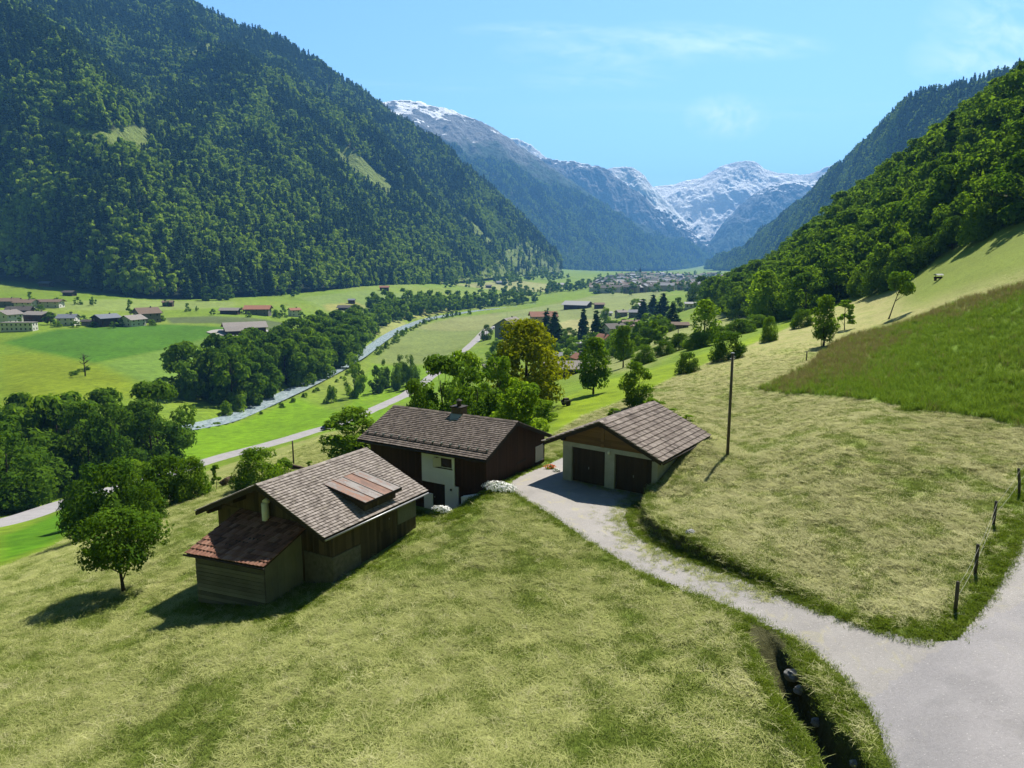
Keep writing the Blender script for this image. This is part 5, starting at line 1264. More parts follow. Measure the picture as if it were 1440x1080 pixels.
# garden trees of the lower hamlet
for i, (px_, py_, h, w_) in enumerate([(806, 500, 26, 26), (800, 478, 18, 22), (835, 498, 20, 22), (850, 455, 24, 18), (865, 488, 20, 24), (890, 470, 18, 24), (780, 505, 20, 24), (700, 505, 30, 30), (690, 520, 26, 30), (684, 478, 22, 20), (910, 462, 22, 30), (925, 475, 18, 28), (895, 440, 20, 22), (952, 440, 22, 22), (760, 470, 18, 22)]):
    plant_px(('fresh0', 'near1', 'far0', 'fresh1')[i % 4], px_, py_, h, 'garden tree among the houses of the lower hamlet', w_, group='garden trees of the lower hamlet')
for i, (px_, py_, h, w_) in enumerate([(15, 440, 10, 14), (48, 438, 9, 12), (58, 436, 8, 12), (108, 460, 9, 16), (118, 455, 12, 14), (132, 460, 8, 12), (160, 461, 9, 14), (170, 459, 11, 12), (214, 458, 9, 14), (100, 448, 10, 12), (28, 456, 10, 12), (80, 460, 9, 14), (300, 443, 9, 10), (350, 446, 8, 10), (388, 447, 12, 12), (424, 448, 10, 12)]):
    plant_px(('far0', 'far1', 'bushfar')[i % 3], px_, py_, h, 'shrubby garden tree among the houses of the left hamlet', w_, group='garden trees of the left hamlet')
along([(98,530),(110,524),(126,519)], 8, 0, 1., 2., ['bushfar'], 'low scrub on the bank below the bare dead tree', 'scrub below the dead tree', 41, 'bush', 'bush', (1.4, 2), .8)
mid = []; g = np.random.default_rng(95); MQ = np.array([(770,500),(800,470),(850,450),(905,440),(940,455),(930,485),(890,505),(850,505),(800,520)], float)
for _ in range(150):
    q2 = g.uniform(MQ.min(0), MQ.max(0))
    if not inside(q2[:1], q2[1:], MQ)[0]: continue
    q_ = at(*q2)
    if q_ is not None: H = g.uniform(2.5, 8); mid.append((q_[0], q_[1], q_[2] - .2, H, H * g.uniform(.8, 1.3), int(g.integers(0, 4))))
bulk('hamlet_shrubbery', mid, ['far0', 'far1', 'bushfar', 'near1'], 'garden shrubs and hedges between the houses of the lower hamlet')
# dead tree on the left field
q = at(120, 529); d = depth(q); H = 30 / FPX * d
mb = MB(); g_ = np.random.default_rng(5)
pth = [(0, 0, -.2), (.1, 0, H * .3), (-.1, .1, H * .6), (.1, 0, H)]; mb.tube(pth, [.35, .28, .2, .04], 7)
dt = empty('dead_tree', tuple(q)); tag(dt, 'bare dead tree standing alone on the left field', 'dead tree')
mb.build('trunk', BARK, dt, True)
for k in range(11):
    z0 = H * g_.uniform(.35, .9); a = g_.uniform(0, 6.28); L_ = H * g_.uniform(.25, .42)
    mb = MB(); p1 = (L_ * .55 * math.cos(a), L_ * .55 * math.sin(a), z0 + L_ * .3); p2 = (L_ * math.cos(a + .3), L_ * math.sin(a + .3), z0 + L_ * .75)
    mb.tube([(0, 0, z0), p1, p2], [.16, .1, .02], 5)
    for _ in range(3): mb.tube([p1, (p1[0] + g_.normal(0, 1), p1[1] + g_.normal(0, 1), p1[2] + g_.uniform(.3, 1.4))], [.07, .015], 4)
    mb.build('branch', BARK, dt, True)
# ------------------------------------------------------------------ houses and huts of the valley
HW = {'white': mat_plain('white_house_wall', (.72, .70, .66), .9, .1, .08, .6, .0, 10), 'cream': mat_plain('cream_house_wall', (.40, .35, .28), .9, .1, .08, .6, .0, 10),
      'brown': mat_plain('brown_wood_house_wall', (.075, .045, .03), .85, .1, .3, .8, .0, 10), 'grey': mat_plain('grey_wood_house_wall', (.20, .19, .18), .85, .1, .2, .8, .0, 10),
      'blue': mat_plain('blue_grey_house_wall', (.20, .23, .28), .85, .1, .1, .8, .0, 10)}
HRF = {'grey': mat_plain('grey_house_roof', (.24, .215, .20), .85, .2, .25, 1.2, .0, 10), 'dark': mat_plain('dark_house_roof', (.085, .075, .07), .8, .2, .25, 1.2, .0, 10),
      'red': mat_plain('red_house_roof', (.30, .135, .085), .85, .2, .25, 1.2, .0, 10), 'brown': mat_plain('brown_house_roof', (.20, .14, .105), .85, .2, .25, 1.2, .0, 10),
      'pale': mat_plain('pale_metal_roof', (.34, .34, .345), .75, .2, .1, 1.2, .0, 10), 'slate': mat_plain('blue_slate_roof', (.15, .165, .20), .7, .25, .15, 1.2, .0, 10)}
WIN = mat_plain('house_window_dark', (.03, .035, .04), .2, .5, .1, 1., .0, 10)
def house_parts(L, W, H, pitch=.45, over=.6, flat=False, nwin=3, storeys=2, chimney=True):
    """returns bmesh-like collectors: wall, roof, windows[list], chimney; ridge along local X"""
    wl = MB(); wl.box((-L / 2, -W / 2, -1.5), (L / 2, W / 2, H)); rh = H + W / 2 * pitch
    rf = MB(); wins = []
    if flat: rf.box((-L / 2 - .3, -W / 2 - .3, H + .002), (L / 2 + .3, W / 2 + .3, H + .35))
    else:
        wl.prism([(-L / 2 + .01, -W / 2 + .01, H + .001), (-L / 2 + .01, W / 2 - .01, H + .001), (-L / 2 + .01, 0, rh - .02)], (L - .02, 0, 0))
        o_ = over; e = H - o_ * pitch
        for sg in (-1, 1):
            y = sg * (W / 2 + o_)
            rf.hexa([(-L / 2 - o_, y, e), (L / 2 + o_, y, e), (L / 2 + o_, 0, rh), (-L / 2 - o_, 0, rh)], [(-L / 2 - o_, y, e + .28), (L / 2 + o_, y, e + .28), (L / 2 + o_, 0, rh + .28), (-L / 2 - o_, 0, rh + .28)])
    for s_ in range(storeys):
        z0 = H * (s_ + .35) / storeys; z1 = z0 + min(1.3, H / storeys * .5)
        for k in range(nwin):
            x = -L / 2 + L * (k + .5) / nwin
            a = MB(); a.box((x - .55, -W / 2 - .04, z0), (x + .55, -W / 2 - .003, z1)); wins.append(a)
        for k in range(2):
            y = -W / 2 + W * (k + .5) / 2
            for sg in (-1, 1):
                a = MB(); xs = sorted((sg * (L / 2 + .003), sg * (L / 2 + .04))); a.box((xs[0], y - .5, z0), (xs[1], y + .5, z1)); wins.append(a)
    ch = None
    if chimney: ch = MB(); ch.box((L * .18, -.5, rh - .6), (L * .18 + .8, .3, rh + 1.1))
    return wl, rf, wins, ch
def house(px_, py_, wpx, asp, hpx, wall, roof, label, rz=0., pitch=.45, cat='house', name='house', flat=False, nwin=3, storeys=2, chimney=True, group=None, windows=True):
    q = at(px_, py_); d = depth(q); L = wpx / FPX * d; W = L * asp; H = hpx / FPX * d
    e = empty(name, (q[0], q[1] + W * .4, q[2]), R(rz)); tag(e, label, cat, group)
    wl, rf, wins, ch = house_parts(L, W, H, pitch, .085 * L, flat, nwin, storeys, chimney)
    wl.build('wall', HW[wall], e); ro = rf.build('roof', HRF[roof], e)
    if windows:
        for a in wins: a.build('window', WIN, e)
    if ch: ch.build('chimney', HW['grey'], ro)
    return e
# hamlet on the left
house(24, 466, 44, .30, 12, 'white', 'grey', 'long white two-storey row building with a flat roof at the hamlet edge', 3, flat=True, nwin=7, cat='row building', chimney=False)
house(6, 456, 26, .9, 14, 'white', 'grey', 'white gabled house behind the long flat-roofed row building', 80)
house(24, 448, 28, .7, 12, 'brown', 'dark', 'dark brown house standing among the left hamlet roofs', 15)
house(50, 452, 32, .6, 10, 'brown', 'grey', 'low house with a broad pale grey roof in the left hamlet', -14, .35)
house(8, 432, 30, .5, 9, 'grey', 'brown', 'brown-roofed house uppermost at the left photo edge', 4)
house(34, 434, 26, .6, 9, 'white', 'brown', 'white house with brown roof in the upper hamlet row', -6)
house(68, 433, 30, .5, 9, 'white', 'brown', 'wide low white house right of the upper hamlet row', 4, .35)
house(92, 458, 22, .9, 11, 'white', 'slate', 'small house with blue-grey roof between trees and dark chalet', 10)
house(145, 459, 28, .8, 12, 'brown', 'slate', 'dark chalet with slate roof and white ground floor in the hamlet', 62, .4)
house(183, 459, 26, .8, 10, 'white', 'grey', 'white gabled house in front of the tall brown-roofed one', 72, .5)
house(203, 454, 28, .8, 14, 'grey', 'brown', 'tallest hamlet house with a steep brown roof', 50, .6)
house(123, 458, 16, .6, 6, 'grey', 'dark', 'low shed half hidden by shrubs in the hamlet', 0, chimney=False, cat='shed', name='shed', nwin=1, storeys=1)
house(235, 431, 13, .7, 6, 'brown', 'brown', 'tiny barn beside a round tree on the meadow', 10, chimney=False, cat='hut', name='hut', nwin=1, storeys=1)
house(63, 403, 16, .6, 5, 'brown', 'slate', 'dark hut touching the forest edge at upper left', -8, chimney=False, cat='hut', name='hut', nwin=1, storeys=1)
house(96, 416, 15, .6, 5, 'brown', 'dark', 'dark hut with trees beside it on the upper meadow', -8, chimney=False, cat='hut', name='hut', nwin=1, storeys=1)
# big barn with its yard and the buildings behind
q = at(340, 469); d = depth(q)
bb = empty('big_barn', (q[0], q[1] + 6, q[2]), R(28)); tag(bb, 'large low brown barn with a wide grey roof on a pale yard', 'barn')
wl, rf, wins, ch = house_parts(27, 17, 4.6, .36, 1.6, False, 5, 1, False)
wl.build('wall', HW['brown'], bb); rf.build('roof', HRF['grey'], bb)
for a in wins[:7]: a.build('window', WIN, bb)
mb = MB(); mb.box((-14, -15.5, -1.5), (-3, -8.6, 3.0)); mb.build('porch', HW['brown'], bb); mb = MB(); mb.hexa([(-15, -16.5, 2.6), (-2, -16.5, 2.6), (-2, -8.5, 5.2), (-15, -8.5, 5.2)], [(-15, -16.5, 2.9), (-2, -16.5, 2.9), (-2, -8.5, 5.5), (-15, -8.5, 5.5)]); mb.build('porch_roof', HRF['grey'], bb)
yd = smooth_line(polyw([(290,468),(302,464),(330,465),(372,463),(384,467),(362,470),(345,474),(318,475),(298,471),(290,468)]), 2)
c_ = yd.mean(0); yv = [(*c_, gz(*c_) + .6)] + [(*p_, gz(*p_) + .6) for p_ in yd]; tag(obj('yard', npmesh('yard', np.array(yv), np.array([(0, i + 1, i + 2) for i in range(len(yd) - 1)])[:, ::-1], True, gravel)), kind='structure')
house(361, 443, 32, .55, 9, 'grey', 'red', 'long barn with a reddish roof left of the river copse', 4, chimney=False, cat='barn', name='barn')
house(322, 442, 24, .5, 6, 'brown', 'grey', 'dark low barn left of the red-roofed long barn', 2, chimney=False, cat='barn', name='barn', storeys=1)
house(413, 445, 14, .8, 9, 'white', 'red', 'small house with red roofs above the river copse', 40, nwin=2)
house(489, 437, 26, .4, 5, 'brown', 'dark', 'dark row of sheds above the river copse', -4, chimney=False, cat='shed', name='shed', storeys=1)
house(494, 427, 9, .8, 5, 'brown', 'slate', 'tiny dark hut on the yellow strip meadow', 5, chimney=False, cat='hut', name='hut', nwin=1, storeys=1)
house(540, 409, 12, .7, 5, 'brown', 'red', 'tiny brown hut high on the green knoll', 5, chimney=False, cat='hut', name='hut', nwin=1, storeys=1)
house(546, 435, 14, .7, 7, 'brown', 'dark', 'dark hut beside the lone conifer across the river', 20, chimney=False, cat='hut', name='hut', nwin=1, storeys=1)
house(687, 405, 8, .7, 3, 'brown', 'dark', 'tiny dark hut on the pale far meadow', 5, chimney=False, cat='hut', name='hut', nwin=1, storeys=1)
house(703, 400, 9, .7, 3, 'grey', 'slate', 'pale tiny hut at the top of the far meadow', 5, chimney=False, cat='hut', name='hut', nwin=1, storeys=1)
house(790, 404, 12, .7, 4, 'white', 'pale', 'pale-roofed house among trees below the far slope', 5, nwin=2)
# lower hamlet on the right
house(717, 477, 38, .8, 20, 'blue', 'grey', 'blue-grey gabled house beside the tall yellow tree', 68, .6)
house(764, 458, 34, .6, 14, 'cream', 'red', 'house with a long reddish roof behind the yellow tree', 8, .5)
house(813, 434, 34, .6, 6, 'brown', 'pale', 'dark farm barn with a shining metal roof on the valley field', -30, .4, chimney=False, cat='barn', name='barn', storeys=1)
house(843, 434, 13, .7, 6, 'brown', 'brown', 'little brown barn right of the shining metal roof', 2, chimney=False, cat='barn', name='barn', nwin=2, storeys=1)
house(853, 445, 15, .5, 5, 'white', 'pale', 'low white building at the front of the field houses', 2, nwin=3, storeys=1)
house(874, 446, 14, .8, 7, 'grey', 'grey', 'grey house left in the pair beside the field', 20, nwin=2)
house(895, 446, 18, .7, 7, 'grey', 'slate', 'grey-blue house right in the pair beside the field', -20, nwin=2)
house(823, 488, 26, .6, 5, 'grey', 'pale', 'low outbuilding with a flat pale roof in the lower hamlet', 8, flat=True, chimney=False, cat='outbuilding', name='outbuilding', storeys=1, nwin=2)
house(866, 474, 30, .7, 13, 'white', 'dark', 'white house with dark roof in the middle of the lower hamlet', 25, .5)
house(891, 478, 22, .8, 15, 'white', 'brown', 'white gabled house at the right of the lower hamlet', 75, .6)
house(850, 488, 22, .8, 10, 'white', 'red', 'small house with a steep reddish roof in the lower hamlet', -62, .8)
house(888, 462, 24, .6, 8, 'cream', 'brown', 'cream house with a brown roof behind the white houses', 5)
house(957, 462, 22, .6, 5, 'grey', 'brown', 'small brown-roofed hut on the pale slope below the conifers', -4, chimney=False, cat='hut', name='hut', storeys=1, nwin=2)
house(972, 434, 16, .5, 7, 'white', 'pale', 'long white shed shining below the dark tree clump', -6, chimney=False, cat='shed', name='shed', storeys=1)
house(998, 430, 18, .5, 6, 'cream', 'pale', 'pale-roofed building right of the shining white shed', -18, storeys=1)
house(797, 530, 62, .5, 13, 'brown', 'grey', 'large brown farm building with a broad grey-brown roof', 14, .45, cat='farm building', name='farm_building', storeys=1, nwin=4, chimney=False)
house(792, 509, 34, .6, 6, 'grey', 'slate', 'blue-roofed house right behind the large farm building', 14, .6)
house(815, 512, 20, .8, 8, 'cream', 'red', 'brick-red roofed annex at the right end of the farm building', -70, .7)
house(690, 524, 20, .7, 8, 'grey', 'grey', 'grey-roofed shed hidden behind the farmhouse trees', 10, chimney=False, cat='shed', name='shed', storeys=1, nwin=2)
house(704, 488, 14, .6, 5, 'grey', 'pale', 'small shed with a pale roof left of the yellow tree', 8, chimney=False, cat='shed', name='shed', storeys=1, nwin=1)
# the village at the bend of the valley
g_ = np.random.default_rng(61)
kinds = []
for k in range(8):
    wl, rf, wins, ch = house_parts(17 + k % 3 * 4, 12 + k % 2 * 2, 8.5 + k % 3, .55, .8, False, 4, 2, False)
    kinds.append((wl.mesh('village_wall', HW[('white', 'white', 'cream', 'white', 'brown', 'cream', 'white', 'white')[k]]), rf.mesh('village_roof', HRF[('grey', 'brown', 'dark', 'grey', 'pale', 'slate', 'grey', 'dark')[k]])))
vpoly = polyw([(834,410),(842,397),(868,391),(905,388),(950,390),(1000,391),(1024,398),(1028,412),(1000,408),(960,405),(920,409),(880,411)])
got = []; gp = []
VP = np.array([(834,412),(840,398),(868,390),(905,386),(950,388),(1004,388),(1030,396),(1030,414),(1000,411),(960,408),(920,411),(880,413)], float)
for _ in range(5000):
    q2 = g_.uniform(VP.min(0), VP.max(0))
    if not inside(q2[:1], q2[1:], VP)[0] or any(abs(q2[0] - r_[0]) < 5.5 and abs(q2[1] - r_[1]) < 2.2 for r_ in gp): continue
    q = at(*q2)
    if q is None: continue
    gp.append(q2); got.append(q[:2])
    if len(got) >= 190: break
for q in got:
    k = g_.integers(0, 8); e = empty('village_house', (q[0], q[1], gz(*q)), g_.uniform(0, 3.14))
    tag(e, 'small house among the roofs of the distant village', 'house', 'houses of the distant village')
    obj('wall', kinds[k][0], e); obj('roof', kinds[k][1], e)
q = at(900, 392); e = empty('church', (q[0], q[1], q[2]), .3); tag(e, 'church with a slim spire rising over the distant village', 'church')
mb = MB(); mb.box((-3, -3, -2), (3, 3, 22)); mb.build('tower', HW['white'], e); mb = MB(); mb.add([(-3.3, -3.3, 22.01), (3.3, -3.3, 22.01), (3.3, 3.3, 22.01), (-3.3, 3.3, 22.01), (0, 0, 42)], [(0, 1, 4), (1, 2, 4), (2, 3, 4), (3, 0, 4), (3, 2, 1, 0)]); mb.build('spire', HRF['dark'], e)
mb = MB(); mb.box((3.01, -6, -2), (24, 6, 9)); mb.prism([(3.02, -6.5, 9.01), (3.02, 6.5, 9.01), (3.02, 0, 15)], (21, 0, 0)); mb.build('nave', HW['cream'], e)
# ------------------------------------------------------------------ poles, fence, small things
POLE = mat_wood('grey_pole_wood', (.05, .042, .035), (.15, .13, .11), (10, 10, .6), .3)
def pole(px_, py_, hpx, rad, label, cap=True):
    q = at(px_, py_); d = depth(q); H = hpx / FPX * d
    e = empty('utility_pole', tuple(q)); tag(e, label, 'pole')
    b = MB(); b.tube([(0, 0, -.4), (.0, 0, H * .5), (.0, 0, H)], [rad, rad * .9, rad * .8], 10); b.build('shaft', POLE, e, True)
    if cap:
        c = MB(); c.tube([(0, 0, H + .002), (0, 0, H + .05)], [rad * 1.15, rad * 1.0], 10); c.build('pole_cap', TIN, e)
        c = MB(); c.tube([(-.16, 0, H - .35), (.16, 0, H - .35)], [.025, .025], 6); c.tube([(.15, 0, H - .35), (.15, 0, H - .2)], [.04, .03], 6); c.build('insulator', TIN, e)
pole(1023, 640, 144, .105, 'tall wooden utility pole standing on the mown slope right of the garage')
pole(413, 653, 34, .09, 'thin pole on the pale meadow above the barn roof', False)
pole(953, 484, 22, .12, 'short distant pole in the hedge row on the slope', False)
pole(1134, 507, 13, .08, 'short grey stake at the edge of the tall grass', False)
pole(713, 462, 24, .12, 'thin mast on the valley field beside the far road', False)
# wire fence by the lane
FP = [(1343, 860, 45, 0.), (1371, 808, 45, 0.), (1396.5, 740, 37, .02), (1434, 697, 40, -.20)]
fe = empty('wire_fence', tuple(at(1371, 808))); tag(fe, 'wire fence on four dark wooden posts along the lane', 'fence')
o0 = np.array(fe.location); tops = []
for px_, py_, h, tl in FP:
    q = at(px_, py_); H = h / FPX * depth(q); r0 = .062
    b = MB(); b.tube([(0, 0, -.3), (tl * .5, 0, H * .5), (tl, .02, H - .03), (tl, .02, H)], [r0, r0, r0 * .95, r0 * .6], 9)
    p_ = b.build('post', POLE, fe, True); p_.location = q - o0
    tops.append([q + np.array([tl * f, .02 * f - .07, H * f]) - o0 for f in (.92, .55)])
for k in range(2):
    b = MB(); path = []
    for i in range(3):
        a, c = tops[i][k], tops[i + 1][k]
        for t_ in np.linspace(0, 1, 8)[:-1 if i < 2 else None]: path.append(a * (1 - t_) + c * t_ - np.array([0, 0, .10 * math.sin(math.pi * t_)]))
    ext = tops[3][k] + (tops[3][k] - tops[2][k]) * 1.2; path.append(ext)
    b.tube(path, .004, 5); b.build('wire', mat_plain('fence_wire%d' % k, (.42, .42, .36), .5, .4, .1, 3, 0, 10), fe, True)
ROCK = mat_plain('grey_rock', (.30, .30, .29), .95, .15, .35, 3., .04, 9)
def rock(q, r, label, sq=(1, .8, .6), seed=0, mat=None, name='stone', cat='stone', rz=0.):
    g = np.random.default_rng(seed); n_ = 10; V = []; F_ = []
    for i in range(n_ + 1):
        th = math.pi * i / n_
        for j in range(14):
            ph = 2 * math.pi * j / 14; d_ = np.array([math.sin(th) * math.cos(ph), math.sin(th) * math.sin(ph), math.cos(th)])
            rr_ = r * (1 + .5 * float(perlin(np.array([d_[0] * 1.7 + seed * 3.1 + d_[2]]), np.array([d_[1] * 1.7 + seed]))[0]) + (.06 * g.normal() if 0 < i < n_ else 0)); V.append(d_ * rr_ * sq)
    for i in range(n_):
        for j in range(14): F_.append((i * 14 + j, (i + 1) * 14 + j, (i + 1) * 14 + (j + 1) % 14, i * 14 + (j + 1) % 14))
    me = npmesh(name, np.array(V), np.array(F_), False, mat or ROCK, {'var': np.full(len(V), g.uniform(0, 1))})
    o = obj(name, me, None, tuple(q)); o.rotation_euler = (0, 0, rz); tag(o, label, cat); return o
for px_, py_, r, lab, sd in [(1116, 951, .30, 'pale grey stone at the top of the ditch', 1), (1126, 972, .22, 'smaller pale stone lower in the ditch wall', 2), (1150, 1018, .2, 'dark half-buried stone deep in the ditch', 3), (1203, 1076, .16, 'grey stone on the ditch rim at the bottom edge', 4)]:
    rock(at(px_, py_) + np.array([0, 0, .04]), r, lab, (1, .8, .7), sd)
rock(at(1349, 862) + np.array([.1, -.1, .0]), .17, 'pale flat stone at the foot of the nearest fence post', (1.3, .9, .35), 5)
rock(at(972, 750) + np.array([0, 0, .05]), .22, 'grey stone on the mown bank edge above the drive', (1.2, .9, .6), 6)
# board and beam by the hedge, trough by the bush
q = at(250, 700); b = MB(); b.hexa([(-1.1, -.5, -.1), (.9, -.5, .35), (.9, .5, .45), (-1.1, .5, -.05)], [(-1.1, -.5, 0), (.9, -.5, .47), (.9, .5, .57), (-1.1, .5, .05)]); o = b.build('slanted_board', CONC); o.location = q + np.array([0, .4, .25]); o.rotation_euler = (0, 0, .5); tag(o, 'grey slanted board lying against the hedge clump', 'board')
rock(at(322, 682) + np.array([0, .5, .2]), .75, 'brown earth mound beside the round bush', (1.3, .9, .75), 9, mat_plain('brown_earth', (.12, .085, .055), .95, .1, .3, 3., .04, 9), 'earth_mound', 'mound', .4)
q = at(412, 661); b = MB()
for i, dz in enumerate((.1, .32)): b.box((-2.2, -.12 + .02 * i, dz), (2.2, .12 + .02 * i, dz + .2))
o = b.build('timber_beams', W_DARK); o.location = q + np.array([0, 0, .05]); o.rotation_euler = (0, .02, -.55); tag(o, 'dark stacked timber beams between the round bush and barn roof', 'beams')
# small wooden feed trough at the wood edge
q = at(1319, 394); e = empty('feed_rack', tuple(q), .4); e.scale = (.62, .62, .62); tag(e, 'dark wooden feed rack at the shady edge of the wood', 'feed rack')
b = MB(); b.box((-1.3, -.5, .5), (1.3, .5, .62)); b.box((-1.3, -.5, .62), (1.3, -.42, 1.05)); b.box((-1.3, .42, .62), (1.3, .5, 1.05)); b.build('trough', W_DARK, e)
for sx_ in (-1.15, 1.15):
    b = MB(); b.box((sx_ - .06, -.4, -.2), (sx_ + .06, .4, .498)); b.build('leg', W_DARK, e)
b = MB(); b.hexa([(-1.5, -.8, 1.5), (1.5, -.8, 1.5), (1.5, .8, 1.5), (-1.5, .8, 1.5)], [(-1.5, -.1, 1.9), (1.5, -.1, 1.9), (1.5, .1, 1.9), (-1.5, .1, 1.9)]); b.build('roof', TIN, e)
for sx_ in (-1.25, 1.25):
    b = MB(); b.box((sx_ - .05, -.05, 1.052), (sx_ + .05, .05, 1.5)); b.build('post', W_DARK, e)
# cart on the green strip
q = at(796, 571); e = empty('hand_cart', tuple(q), .6); tag(e, 'small loaded hand cart on the bright green strip', 'cart')
b = MB(); b.box((-.55, -.35, .45), (.55, .35, .55)); b.box((-.55, -.35, .551), (.55, -.31, .78)); b.box((-.55, .31, .551), (.55, .35, .78)); b.build('bed', W_PALE, e)
for sy in (-.42, .42):
    b = MB()
    b.tube([(0, sy - .03, .36), (0, sy + .03, .36)], [.36, .36], 16); b.build('wheel', BROWN_TRIM, e)
b = MB(); b.tube([(.55, 0, .5), (1.3, 0, .85)], [.03, .03], 6); b.build('handle', W_DARK, e)
b = MB(); b.hexa([(-.5, -.3, .552), (.45, -.3, .552), (.45, .3, .552), (-.5, .3, .552)], [(-.3, -.2, 1.0), (.25, -.2, 1.0), (.25, .2, 1.0), (-.3, .2, 1.0)]); b.build('load', W_BARN, e)
# cars
def car(q, rz, paint, label):
    e = empty('car', tuple(q), rz); tag(e, label, 'car')
    b = MB(); pr = [(-2.1, .35), (-2.15, .75), (-1.95, .92), (-1.2, .95), (-.75, 1.42), (.9, 1.45), (1.5, 1.0), (2.1, .85), (2.15, .4)]
    b.prism([(x, -.85, z) for x, z in pr], (0, 1.7, 0)); b.build('body', paint, e)
    g = MB(); g.prism([(-1.08, -.862, .98), (-.7, -.862, 1.36), (.85, -.862, 1.38), (1.36, -.862, 1.0)], (0, 1.724, 0)); g.build('side_windows', GLASS, e)
    g = MB(); g.hexa([(1.53, -.7, 1.01), (1.53, .7, 1.01), (1.0, .65, 1.41), (1.0, -.65, 1.41)], [(1.56, -.7, 1.02), (1.56, .7, 1.02), (1.03, .65, 1.42), (1.03, -.65, 1.42)]); g.build('windscreen', GLASS, e)
    for sx_ in (-1.35, 1.35):
        for sy in (-.87, .69):
            w_ = MB(); w_.tube([(sx_, sy, .33), (sx_, sy + .18, .33)], [.33, .33], 14); wo = w_.build('wheel', BROWN_TRIM, e)
            w_ = MB(); w_.tube([(sx_, sy - .006 if sy < 0 else sy + .186, .33), (sx_, sy - .003 if sy < 0 else sy + .183, .33)], [.2, .2], 10); w_.build('rim', TIN, wo)
    return e
NAVY = mat_plain('navy_car_paint', (.012, .018, .035), .25, .5, .05, 2, 0, 10); GREYP = mat_plain('grey_car_paint', (.06, .065, .07), .25, .5, .05, 2, 0, 10)
i_ = 0
for px_, py_, pt, lab, off in [(462, 604, NAVY, 'dark blue car driving on the valley road above the willow', 0), (691, 465, NAVY, 'dark car leading on the distant straight road', 0), (698, 462, GREYP, 'grey car following on the distant straight road', 0)]:
    q = at(px_, py_); L = smooth_line(main_line, 3); k = int(np.argmin(np.hypot(L[:, 0] - q[0], L[:, 1] - q[1]))); k = min(max(k, 1), len(L) - 2); T_ = L[k + 1] - L[k - 1]
    x_, y_ = L[k] + np.array([T_[1], -T_[0]]) / np.hypot(*T_) * 1.4
    car((x_, y_, gz(x_, y_) + .31), math.atan2(T_[1], T_[0]), pt, lab)
# white flowering shrubs by the farmhouse and flowers on the drive side
PETAL = mat_leaf('white_blossom', (.70, .70, .68), (.86, .86, .84), .2, (1, 1, 1)); ORANGE = mat_leaf('orange_blossom', (.65, .18, .05), (.75, .30, .10), .2, (1, 1, 1))
def flowers(name, q, rx, ry, rz_, H, nf, label, rot, pet=PETAL, size=.06):
    g = np.random.default_rng(int(abs(q[0] * 100)) + 3); e = empty(name, tuple(q), rot); tag(e, label, 'flowering plant')
    d = g.normal(0, 1, (nf, 3)); d[:, 2] = np.abs(d[:, 2]); d /= np.linalg.norm(d, axis=1)[:, None]
    p_ = d * np.array([rx, ry, rz_]) * g.uniform(.75, 1.05, (nf, 1)) + (0, 0, H); V, F_ = leaf_cards(p_, d, size, g); obj('blossom', npmesh('blossom', V, F_, False, pet, {'var': np.repeat(g.uniform(0, 1, nf), 4)}), e)
    n2_ = nf; d = g.normal(0, 1, (n2_, 3)); d[:, 2] = np.abs(d[:, 2]) ; d /= np.linalg.norm(d, axis=1)[:, None]
    p_ = d * np.array([rx, ry, rz_ + H]) * g.uniform(.3, .95, (n2_, 1)); V, F_ = leaf_cards(p_, d, size * 1.3, g); obj('foliage', npmesh('foliage', V, F_, False, LEAF_G, {'var': np.repeat(g.uniform(0, 1, n2_), 4)}), e)
flowers('flowering_shrub', at(702, 692) + np.array([0, .3, -.15]), 1.25, .7, .42, .32, 900, 'big white flowering shrub at the house corner by the drive', -.5)
flowers('flowering_shrub', at(622, 726) + np.array([0, .5, -.1]), .85, .4, .3, .3, 300, 'low white flowering shrub in front of the farmhouse door', -.5)
q = np.array([H0[0] + HR[0] * 0, 0, 0]) if False else at(772, 660)
flowers('flower_tuft', at(773, 660) + np.array([0, 0, -.03]), .5, .3, .2, .2, 120, 'orange flowers between the farmhouse and garage', 0., ORANGE)
flowers('flower_tuft', at(783, 664) + np.array([0, 0, -.03]), .3, .25, .15, .12, 80, 'white flowers at the left foot of the garage', 0.)
# ------------------------------------------------------------------ cut hay, standing grass, tufts on the rims
def mat_blade(name, ca, cb, trans=.3):
    ca, cb = dim(ca), dim(cb); m, nt = newmat(name); n = N(nt); info = nt.nodes.new('ShaderNodeObjectInfo')
    p = n.pos(); f = n.math('ADD', n.math('MULTIPLY', n.attr('var'), .6), n.math('MULTIPLY_ADD', n.noise(.7, p, 3).outputs[0], .9, -.25), clamp=True)
    c = n.mix(f, ca, cb); d = n('ShaderNodeBsdfDiffuse', {'Color': c}); t = n('ShaderNodeBsdfTranslucent', {'Color': c})
    n.out(n('ShaderNodeMixShader', {0: trans, 1: d, 2: t})); return m
HAY = mat_blade('hay_blades', (.17, .22, .042), (.64, .65, .265)); HAYG = mat_blade('fading_blades', (.12, .19, .028), (.30, .36, .08)); GRASS = mat_blade('grass_blades', (.095, .160, .012), (.25, .335, .032), .45); SEED = mat_blade('seed_grass', (.20, .18, .055), (.36, .31, .12), .3)
